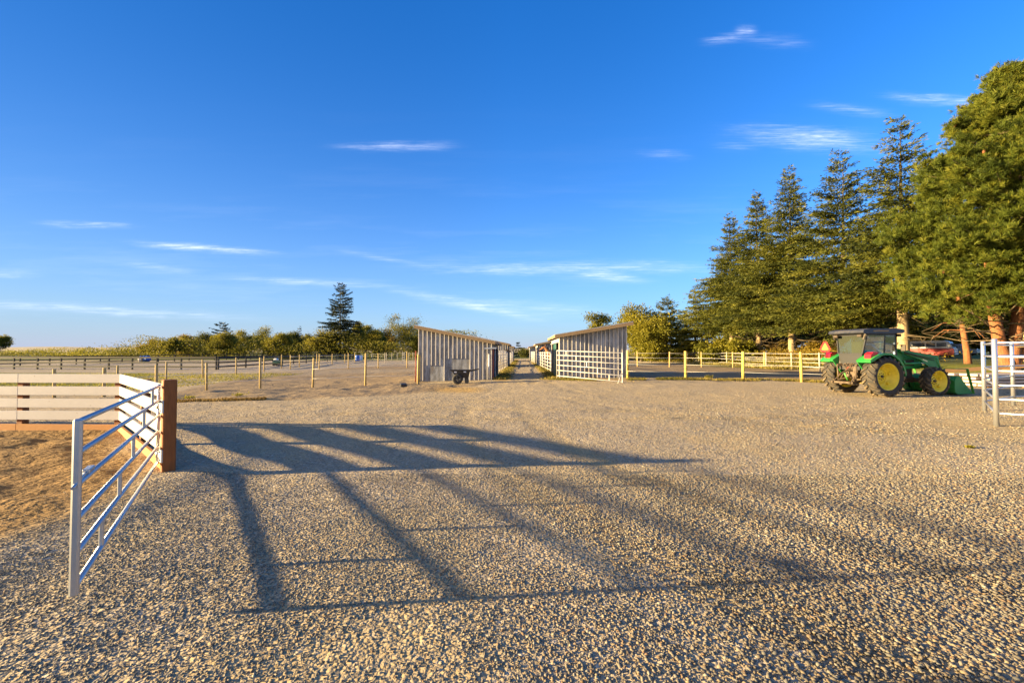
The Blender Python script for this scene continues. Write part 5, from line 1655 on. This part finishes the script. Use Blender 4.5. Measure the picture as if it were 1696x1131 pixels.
# end of the lane
X, Y, H = px_tree(858.5, 568, 150.0)
conifer('small pointed conifer at the far end of the lane', X, Y, H, .3, 2.2, 34, leaf=L_DARK, dens=1.0, lsz=1.6, trunk_r=.15, barkm=B_DARK, dead=0, name='conifer_tree')
for i, (px, top, lab) in enumerate([(868, 577, 'left one of three bushes closing the far end of the lane'), (884, 576, 'middle bush closing the far end of the lane'), (903, 577, 'right bush at the far end of the lane behind the last shed')]):
    X, Y, H = px_tree(px, top, 128.0)
    broadleaf(lab, X, Y, H, 2.6, 150 + i, L_DGREEN if i != 1 else L_OLIVE, 1500, .42, cb=.05, name='shrub', cat='shrub')

# low scrub along the fences, far off: one uncountable mass
def scrub(name, label, pts, lf, n, hgt, lsz, seed, spread=4.0):
    r = np.random.default_rng(seed)
    P = []
    k = r.random(n) * (len(pts) - 1); i = k.astype(int); f = k - i
    p = np.array(pts)
    xy = p[i] * (1 - f)[:, None] + p[i + 1] * f[:, None] + spread * r.normal(size=(n, 2))
    hh = hgt * (.2 + 1.5 * (vnoise(xy[:, 0], xy[:, 1], .11, 3) + .5) ** 1.4)
    z = ground_z(xy[:, 0], xy[:, 1]) + hh * r.random(n) ** .7
    PP = np.column_stack([xy, z])
    V, Q = kites(PP, r.normal(size=(n, 3)) + np.array([0, 0, .3]), lsz * (.6 + .8 * r.random(n)), lsz * .5, r)
    t = np.clip(.45 + .2 * r.normal(size=n) + .6 * vnoise(xy[:, 0], xy[:, 1], .3, 8), 0, 1); t = np.repeat(t, 4)
    o = np_mesh(name, V, Q, lf, tint=np.stack([t, t, t], 1))
    return tag(o, label, 'scrub', kind='stuff')
scrub('hedge_scrub', 'continuous low scrub under the left tree line', [(-135, 142), (-90, 140), (-60, 138), (-30, 136), (-14, 132)], L_OLIVE, 34000, 6.0, .45, 1, 3.0)
scrub('distant_scrub', 'pale low scrub along the horizon at the far left', [(-330, 210), (-230, 215), (-150, 190), (-120, 160)], L_OLIVE, 30000, 3.0, .6, 2, 7.0)
scrub('bank_undergrowth', 'sunlit weeds and bramble along the bank below the spruces', [(24, 92), (29, 74), (30.5, 60), (32, 50), (32.5, 42), (33, 36)], L_GOLD, 16000, 1.1, .22, 3, 1.4)

# far dry hills on the horizon
hv = []; hf = []
xs = np.linspace(-5200, 2600, 120)
hgt = 48 * (.75 + .5 * fbm(xs, xs * 0 + 3, .0012, 3)) * sstep(2600, -800, xs)
for i, x in enumerate(xs):
    hv += [(x, 3300, -20), (x, 3360, float(hgt[i])), (x, 4200, float(hgt[i]) * .6), (x, 5200, -20)]
for i in range(len(xs) - 1):
    for k in range(3): hf.append((4 * i + k, 4 * i + 4 + k, 4 * i + 5 + k, 4 * i + 1 + k))
hm, g, b = mat('dry_hill')
g.put(b.inputs['Base Color'], g.mix(g.noise(g.n('ShaderNodeNewGeometry').outputs['Position'], .004, 4), (.30, .26, .18), (.40, .33, .21)))
b.inputs['Roughness'].default_value = 1
tag(MB().add(hv, hf, 0, True).build('hills', hm), kind='structure')

# grass: blades in tufts along fence lines, lane edges and the bank
def blades(name, label, n, fn, lf, hgt, seed, wd=.012):
    r = np.random.default_rng(seed)
    x, y = fn(r, n)
    n = len(x)
    z = ground_z(x, y)
    P = np.column_stack([x, y, z - .01])
    D = np.column_stack([.5 * r.normal(size=n), .5 * r.normal(size=n), np.ones(n)])
    V, Q = kites(P, D, hgt * (.5 + .9 * r.random(n)), wd * (.6 + .8 * r.random(n)), r)
    t = np.clip(.5 + .22 * r.normal(size=n) + .5 * vnoise(x, y, .8, 8), 0, 1); t = np.repeat(t, 4)
    return tag(np_mesh(name, V, Q, lf, tint=np.stack([t, t, t], 1)), label, 'grass', kind='stuff')
def along(pts, spread, clump=1.0):
    p = np.array(pts, float)
    def fn(r, n):
        k = r.random(n) * (len(p) - 1); i = k.astype(int); f = k - i
        xy = p[i] * (1 - f)[:, None] + p[i + 1] * f[:, None] + spread * r.normal(size=(n, 2))
        keep = vnoise(xy[:, 0], xy[:, 1], 1.1, 2) + .5 > .35 * clump
        return xy[keep, 0], xy[keep, 1]
    return fn
blades('dry_grass', 'dry yellow grass growing under the yellow post fence', 9000, along([(7.5, 25.4), (10.4, 25.3), (14, 24.8), (17.5, 23.2)], .22), L_GRASS, .16, 1, .02)
blades('lane_grass', 'yellow grass edging both sides of the lane', 16000, lambda r, n: ((lambda y, s: (lane_c(y) + s * (1.75 + .28 * r.normal(size=n)), y))(27 + 60 * r.random(n) ** 1.4, np.where(r.random(n) < .5, -1, 1))), L_GRASS, .15, 2, .03)
blades('fence_weeds', 'sparse rusty weeds along the gravel edge of the left paddock', 5000, along([(-14, 15.6), (-11.5, 15.9), (-9, 16.4)], .16, 1.35), L_DRY, .09, 3, .02)
blades('shed_grass', 'dry grass at the foot of the right shed and its gate', 6000, along([(2.4, 26.6), (4.2, 25.4), (6.2, 24.2), (7.2, 26.4)], .35, 1.3), L_GRASS, .12, 4, .02)
blades('bank_grass', 'yellow grass on the bank right of the paddock', 30000, lambda r, n: (24.5 + 9 * r.random(n), 40 + 50 * r.random(n)), L_GRASS, .35, 5, .05)
blades('field_grass', 'short green grass of the small field behind the white boards', 20000, lambda r, n: (-19.5 - 22 * r.random(n), 20.5 + 20 * r.random(n)), L_YGREEN, .12, 6, .03)
# single green weeds in the gravel
for i, (px, py, lab) in enumerate([(396, 657.5, 'bright yellow green weed tuft at the gravel edge, nearest of two on the left'), (311, 660, 'small weed tuft at the gravel edge right of the brown gate post'),
                                   (1173, 626, 'leafy green weed between two yellow posts'), (1606, 741, 'tiny green sprout in the gravel below the pipe pen')]):
    x, y = gp(px, py)
    r = np.random.default_rng(200 + i)
    n = 70
    P = np.column_stack([.10 * r.normal(size=n), .08 * r.normal(size=n), np.abs(.03 * r.normal(size=n))]) * (.28 if i == 3 else 1.4 if i == 2 else 1)
    V, Q = kites(P, np.column_stack([r.normal(size=n), r.normal(size=n), np.ones(n) * 1.2]),   .13 * (.4 if i == 3 else 1.7 if i == 2 else 1), .03, r)
    t = np.repeat(.7 + .2 * r.random(n), 4)
    o = np_mesh('weed', V, Q, L_YGREEN, tint=np.stack([t, t, t], 1))
    o.location = (x, y, gz(x, y))
    tag(o, lab, 'weed')
# ------------------------------------------------------------------ small things
# wheelbarrow in front of the left shed
def wheelbarrow():
    x, y = gp(764, 635)
    o = empty('wheelbarrow', (x, y, gz(x, y)), R(4), 'black tub wheelbarrow with two wheels standing before the left shed', 'wheelbarrow')
    mb = MB()
    # tub: sloping front, flared rim, handles to the right
    s0 = [(-.28, .42), (.34, .40)]
    top = [(-.62, .84), (.70, .80)]
    vs = []
    for k, (zz, x0, x1, w) in enumerate([(.36, -.22, .40, .24), (.78, -.56, .52, .36), (.82, -.64, .60, .42), (.80, -.62, .58, .40), (.76, -.52, .49, .34), (.40, -.19, .37, .21)]):
        vs += [(x0, -w, zz), (x1, -w, zz), (x1, w, zz), (x0, w, zz)]
    fs = [(3, 2, 1, 0), (20, 21, 22, 23)]
    for k in range(5):
        for i in range(4):
            j = (i + 1) % 4
            fs.append((4 * k + i, 4 * k + j, 4 * k + 4 + j, 4 * k + 4 + i))
    mb.add(vs, fs)
    mb.prism([(.50, .80), (1.02, .88), (1.02, .84), (.55, .70)], -.36, -.30)
    mb.prism([(.50, .80), (1.02, .88), (1.02, .84), (.55, .70)], .30, .36)
    mb.bar((1.0, -.36, .86), (1.0, .36, .86), .04, .04)
    mb.build('tub', M['black_plastic'], o)
    mb = MB()
    for yy_ in (-.345, -.25):
        pass
    mb.box((-.32, -.392, .70), (.15, .012, .07), Matrix.Rotation(R(8), 3, 'X'))
    mb.box((.22, -.385, .71), (.15, .012, .06), Matrix.Rotation(R(8), 3, 'X'))
    mb.build('sticker', M['white_plastic'], o)
    for s in (-1, 1):
        w = MB()
        w.lathe([(.17, -.05), (.24, -.055), (.285, -.035), (.295, 0), (.285, .035), (.24, .055), (.17, .05), (.17, -.05)], (0, 0, 0), 'Y', 26)
        wo = w.build('wheel', M['rubber'], o)
        wo.location = (-.20, s * .36, .295)
        h = MB()
        for k in range(5):
            t = 2 * math.pi * k / 5 + .3
            h.bar((0, 0, 0), (.18 * math.cos(t), 0, .18 * math.sin(t)), .03, .05)
        h.lathe([(.155, -.03), (.18, -.03), (.18, .03), (.155, .03), (.155, -.03)], (0, 0, 0), 'Y', 24)
        h.cyl((0, -.06, 0), (0, .06, 0), .045, None, 10)
        h.build('rim', M['black_plastic'], wo)
    mb = MB()
    mb.cyl((-.20, -.36, .295), (-.20, .36, .295), .018, None, 8)
    mb.bar((-.2, -.2, .30), (.2, -.2, .40), .04, .04); mb.bar((-.2, .2, .30), (.2, .2, .40), .04, .04)
    mb.prism([(.20, .40), (.38, .40), (.44, .10), (.36, .0), (.26, .0), (.20, .12)], -.16, .16)
    mb.build('support_leg', M['black_plastic'], o)
wheelbarrow()

# dark block lying on the churned dirt
x, y = gp(668, 642)
bl = empty('dirt_block', (x, y, gz(x, y)), .4, 'dark square block lying alone on the churned dirt left of the shed', 'block')
MB().box((0, 0, .09), (.34, .26, .2), Matrix.Rotation(.18, 3, 'X'), 0, .03).build('block', M['black_plastic'], bl)

# blue and white barrels and tarp covered thing in the riding arena
x, y = gp(240, 599)
tb = empty('blue_barrel', (x, y, gz(x, y)), .1, 'blue plastic barrel lying on its side by the far black fence', 'barrel')
MB().lathe([(.001, -.95), (.5, -.93), (.62, -.8), (.66, -.4), (.60, -.36), (.66, -.3), (.66, .3), (.60, .36), (.66, .4), (.62, .8), (.5, .93), (.001, .95)], (0, 0, .64), 'X', 20).build('barrel', M['blue'], tb)
x, y = gp(232.5, 599.3)
tb = empty('white_bucket', (x, y, gz(x, y)), 0, 'white bucket standing left of the lying blue barrel', 'bucket')
MB().lathe([(.001, 0), (.36, 0), (.42, .7), (.44, .72), (.44, .78), (.40, .78), (.36, .06), (.001, .05)], (0, 0, 0), 'Z', 18).build('bucket', M['white_plastic'], tb)
def drum(px, py, m, lab, h=1.05, r_=.32):
    x, y = gp(px, py)
    o = empty('plastic_drum', (x, y, gz(x, y)), 0, lab, 'barrel')
    MB().lathe([(.001, 0), (r_ * .9, 0), (r_, .08), (r_, .33 * h), (r_ * 1.05, .36 * h), (r_, .39 * h), (r_, .64 * h), (r_ * 1.05, .67 * h), (r_, .70 * h), (r_, .94 * h), (r_ * .88, h), (.001, h)], (0, 0, 0), 'Z', 20).build('drum', m, o)
drum(592, 598, M['blue'], 'upright blue drum beside the white one in the left paddock', 1.35, .48)
drum(596.6, 597.6, M['white_plastic'], 'upright white drum touching the blue one in the left paddock', 1.30, .52)
x, y = gp(460, 606)
mc = empty('garden_cart', (x, y, gz(x, y)), 0, 'small dark green cart with white top by the black fence', 'cart')
mb = MB().prism([(-.55, .35), (.5, .35), (.62, .8), (-.62, .8)], -.4, .4)
mb.build('body', M['teal'], mc)
mb = MB().box((-.25, 0, .98), (.5, .6, .3), None, 0, .08); mb.build('load', M['white_plastic'], mc)
for s in (-.35, .35):
    MB().cyl((s, -.44, .22), (s, -.36, .22), .22, None, 14).build('wheel', M['rubber'], mc)
    MB().cyl((s, .36, .22), (s, .44, .22), .22, None, 14).build('wheel', M['rubber'], mc)

# vehicles parked beyond the bank
M['van_red'] = plain('red_van_paint', (.38, .025, .015), .35, 0, .06, coat=.4)
M['van_white'] = plain('white_van_paint', (.60, .58, .54), .35, 0, .05)
M['car_glass'] = plain('vehicle_glass', (.03, .045, .06), .08, 0, .1, spec=1.0)
M['car_grey'] = plain('silver_blue_car_paint', (.20, .24, .30), .3, .4, .08)
M['chrome'] = plain('chrome_trim', (.6, .6, .6), .25, .9)
def van(px, py_bot, d, name, label, cat, lower, upper, Lx, H, rz, cab=True):
    X = (px - 848) / F * d; Y = d
    z = CAMZ - (py_bot - 583) / F * d
    o = empty(name, (X, Y, gz(X, Y)), rz, label, cat)
    hl = Lx / 2
    MB().prism([(-hl, .32), (hl, .32), (hl + .04, .6), (hl + .02, 1.12 * H / 2), (-hl, 1.12 * H / 2), (-hl - .03, .6)], -.9, .9).build('body', lower, o)
    zc = 1.12 * H / 2 + .003
    MB().prism([(-hl + .02, zc), (hl - (.05 if cab else .9), zc), (hl - (.35 if cab else 1.4), H - .12), (hl - .7 if cab else hl - 1.7, H), (-hl + .18 if cab else -hl + 1.0, H), (-hl + .05 if cab else -hl + .5, H - .14)], -.84, .84).build('roof', upper, o)
    zw0, zw1 = zc + .16, H - .24
    for s in (-1, 1):
        for (a, b_) in ((-hl + .25, -hl + Lx * .36), (-hl + Lx * .39, -hl + Lx * .60), (-hl + Lx * .63, hl - (.55 if cab else 1.5))):
            MB().box(((a + b_) / 2, s * .842, (zw0 + zw1) / 2), (b_ - a, .02, zw1 - zw0), None, 0, .008).build('window', M['car_glass'], o)
        for xw in (-hl + Lx * .22, hl - Lx * .2):
            w = MB().lathe([(.001, -.09), (.2, -.1), (.33, -.09), (.34, 0), (.33, .09), (.2, .1), (.001, .09)], (0, 0, 0), 'Y', 20).build('wheel', M['rubber'], o)
            w.location = (xw, s * .80, .34)
    ws = MB().add([(hl - .06, -.74, zw0), (hl - .06, .74, zw0), (hl - .36, .70, zw1 + .02), (hl - .36, -.70, zw1 + .02)] if cab else [(hl - .92, -.74, zw0), (hl - .92, .74, zw0), (hl - 1.42, .70, zw1 + .02), (hl - 1.42, -.70, zw1 + .02)], [(0, 1, 2, 3)])
    ws.v = [(a + .03, b_, c) for a, b_, c in ws.v] + [(a + .015, b_, c) for a, b_, c in ws.v]; ws.f += [(7, 6, 5, 4), (0, 4, 5, 1), (1, 5, 6, 2), (2, 6, 7, 3), (3, 7, 4, 0)]; ws.mi += [0] * 5; ws.sm += [False] * 5
    ws.build('windscreen', M['car_glass'], o)
    MB().box((-hl - .005, 0, (zw0 + zw1) / 2), (.03, 1.3, zw1 - zw0), None, 0, .01).build('rear_window', M['car_glass'], o)
    for s in (-1, 1):
        MB().box((hl + .045, s * .62, .82), (.04, .28, .18), None, 0, .015).build('headlight', M['white_plastic'], o)
        MB().box((-hl - .025, s * .74, .85), (.03, .16, .3), None, 0, .01).build('tail_light', M['red_lens'], o)
    MB().box((hl + .06, 0, .45), (.1, 1.75, .14), None, 0, .03).build('bumper', M['chrome'], o)
    MB().box((-hl - .06, 0, .45), (.1, 1.75, .14), None, 0, .03).build('bumper', M['chrome'], o)
    return o
van(1545, 585, 47.0, 'parked_van', 'red van with white upper body parked beyond the bank', 'van', M['van_red'], M['van_white'], 3.5, 1.9, R(-55))
van(1583, 585, 56.0, 'parked_car', 'silver blue car parked right of the red and white van', 'car', M['car_grey'], M['car_grey'], 4.2, 1.5, R(-62), cab=False)

# stack of pale boards behind the pen and a plank edging below the bank
M['pale_plank'] = wood('pale_weathered_plank', (.44, .36, .29), (.60, .50, .42), (1, 1, 5), .8, .003)
def plank_stack():
    x, y = gp(1662, 640)
    o = empty('plank_stack', (x, y, gz(x, y)), R(8), 'low stack of pale pinkish planks lying behind the pipe pen', 'planks')
    r = random.Random(4)
    for k in range(4):
        mb = MB()
        for i in range(4):
            mb.box((r.uniform(-.15, .15), -.55 + .36 * i, .10 + .155 * k), (4.2 + r.uniform(-.3, .3), .32, .10), r.uniform(-.03, .03), 0, .008)
        mb.build('plank_layer', M['pale_plank'], o)
    for xx in (-1.4, 0, 1.4):
        MB().box((xx, 0, .02), (.14, 1.6, .055), None, 0, .008).build('bearer', M['kick_board'], o)
plank_stack()
pe = [gp(1578, 622), gp(1720, 628)]
M['brown_plank'] = wood('brown_weathered_plank', (.22, .125, .055), (.34, .20, .09), (1, 1, 5), .8, .003)
def edging():
    (xa, ya), (xb, yb) = (22.2, 22.4), (31.0, 21.0)
    o = empty('plank_fence', (xa, ya, gz(xa, ya)), 0, 'low fence of orange brown planks behind the loader bucket', 'fence')
    n = 4
    for i in range(n):
        f = i / (n - 1)
        x, y = xa + (xb - xa) * f, ya + (yb - ya) * f
        MB().box((x, y + .09, gz(x, y) + .3), (.12, .12, 1.0), -.16, 0, .01).build('post', M['grey_post'], o, world=True)
    for z in (.30, .62):
        MB().bar((xa - .2, ya, gz(xa, ya) + z), (xb, yb, gz(xb, yb) + z), .035, .20).build('plank', M['brown_plank'], o, world=True)
edging()

# ------------------------------------------------------------------ horses
def skin_body(name, nodes, edges, m, parent, root=0, sub=2):
    me = bpy.data.meshes.new(name)
    me.from_pydata([n[:3] for n in nodes], edges, [])
    ob = bpy.data.objects.new(name, me); COL.objects.link(ob)
    md = ob.modifiers.new('skin', 'SKIN'); md.use_smooth_shade = True
    for i, n in enumerate(nodes):
        sv = me.skin_vertices[0].data[i]
        sv.radius = (n[3], n[4] if len(n) > 4 else n[3])
        sv.use_root = (i == root)
    sb = ob.modifiers.new('sub', 'SUBSURF'); sb.levels = sub; sb.render_levels = sub
    dg = bpy.context.evaluated_depsgraph_get()
    ev = bpy.data.meshes.new_from_object(ob.evaluated_get(dg))
    ob.modifiers.clear(); ob.data = ev
    ev.materials.clear(); ev.materials.append(m)
    ob.parent = parent
    return ob
def coat(name, c0, c1, dark):
    m, g, b = mat(name)
    t = g.n('ShaderNodeTexCoord').outputs['Object']
    s = g.n('ShaderNodeSeparateXYZ'); g.put(s.inputs[0], t)
    n1 = g.noise(t, 9, 4, .6)
    c = g.mix(n1, c0, c1)
    c = g.mix(g.ramp(g.m('ADD', s.outputs[2], g.m('MULTIPLY', n1, .12)), [(.35, 1), (.62, 0)]), c, dark)      # dark lower legs
    g.put(b.inputs['Base Color'], c); b.inputs['Roughness'].default_value = .55
    return m
def horse(label, loc, rz, m, manem, sc=1.0, head_up=.0):
    """faces local +x; head and neck raised"""
    o = empty('horse', loc, rz, label, 'horse')
    hu = head_up
    N = [(-.05, 0, 1.10, .30, .36), (-.55, 0, 1.16, .29, .34), (-.80, 0, 1.12, .20, .24), (.40, 0, 1.12, .28, .36), (.66, 0, 1.20, .20, .30),
         (.92, 0, 1.52 + hu * .4, .13, .20), (1.12, 0, 1.82 + hu * .8, .10, .15), (1.24, 0, 1.98 + hu, .10, .13), (1.42, 0, 1.88 + hu, .085, .10), (1.62, 0, 1.74 + hu, .060, .065), (1.72, 0, 1.67 + hu, .052, .052)]
    E = [(0, 1), (1, 2), (0, 3), (3, 4), (4, 5), (5, 6), (6, 7), (7, 8), (8, 9), (9, 10)]
    def leg(base, pts):
        p = base
        for q in pts:
            N.append(q); E.append((p, len(N) - 1)); p = len(N) - 1
    for s in (-1, 1):
        leg(3, [(.50, s * .17, .88, .12, .14), (.52, s * .17, .58, .065), (.53, s * .17, .50, .062), (.53, s * .17, .18, .042), (.56, s * .17, .09, .05), (.60, s * .17, .0, .062)])
        leg(1, [(-.62, s * .17, .90, .15, .17), (-.50, s * .17, .72, .09), (-.78, s * .17, .52, .062), (-.76, s * .17, .40, .05), (-.72, s * .17, .16, .042), (-.68, s * .17, .08, .05), (-.64, s * .17, .0, .062)])
    b = skin_body('body', N, E, m, o)
    mb = MB()
    for s in (-1, 1):
        mb.tube([(1.20, s * .055, 2.06 + hu), (1.19, s * .07, 2.16 + hu), (1.21, s * .075, 2.22 + hu)], [.035, .03, .006], 6)
    mb.build('ear', m, o)
    mb = MB()
    r = random.Random(3)
    for i in range(60):
        f = r.random()
        p = Vector((.70, 0, 1.46)).lerp(Vector((1.16, 0, 2.10 + hu)), f) + Vector((-.06 - .05 * (1 - f), 0, .02))
        s = r.choice((-1, 1))
        mb.tube([p, p + Vector((-.05, s * .08, -.08)), p + Vector((-.06, s * .10, -.26 - .1 * r.random()))], [.014, .016, .004], 4, cap=False)
    mb.build('mane', manem, o, fix=False)
    mb = MB()
    for i in range(26):
        y_ = r.uniform(-.05, .05)
        mb.tube([(-.98, y_, 1.22), (-1.10, y_ * 1.6, .95), (-1.06 + r.uniform(-.05, .05), y_ * 2, .45 + .2 * r.random())], [.02, .022, .005], 4, cap=False)
    mb.build('tail', manem, o, fix=False)
    mb = MB()
    for s in (-1, 1):
        mb.ball((1.36, s * .078, 1.95 + hu), .022, 8, 6)
        mb.ball((1.74, s * .03, 1.69 + hu), .012, 6, 4)
    mb.build('eye', M['car_glass'], o)
    o.scale = (sc, sc, sc)
    return o
C_CHEST = coat('chestnut_coat', (.26, .095, .025), (.36, .15, .045), (.10, .05, .02))
C_DARKH = coat('dark_bay_coat', (.022, .014, .010), (.045, .026, .016), (.012, .010, .009))
M['mane_dark'] = plain('dark_mane_hair', (.03, .018, .010), .6)
horse('chestnut horse with its head over the white panel on the right of the lane', (4.35, 40.2, gz(4.3, 40.2)), R(176), C_CHEST, M['mane_dark'], 1.02, .1)
horse('dark horse looking out across the left panels by the second shed', (-1.75, 48.6, gz(-1.7, 48.6)), R(-4), C_DARKH, M['mane_dark'], 1.0, .05)
horse('dark horse standing by the last white panel on the right of the lane', (4.75, 52.8, gz(4.7, 52.8)), R(183), C_DARKH, M['mane_dark'], 1.0, -.15)
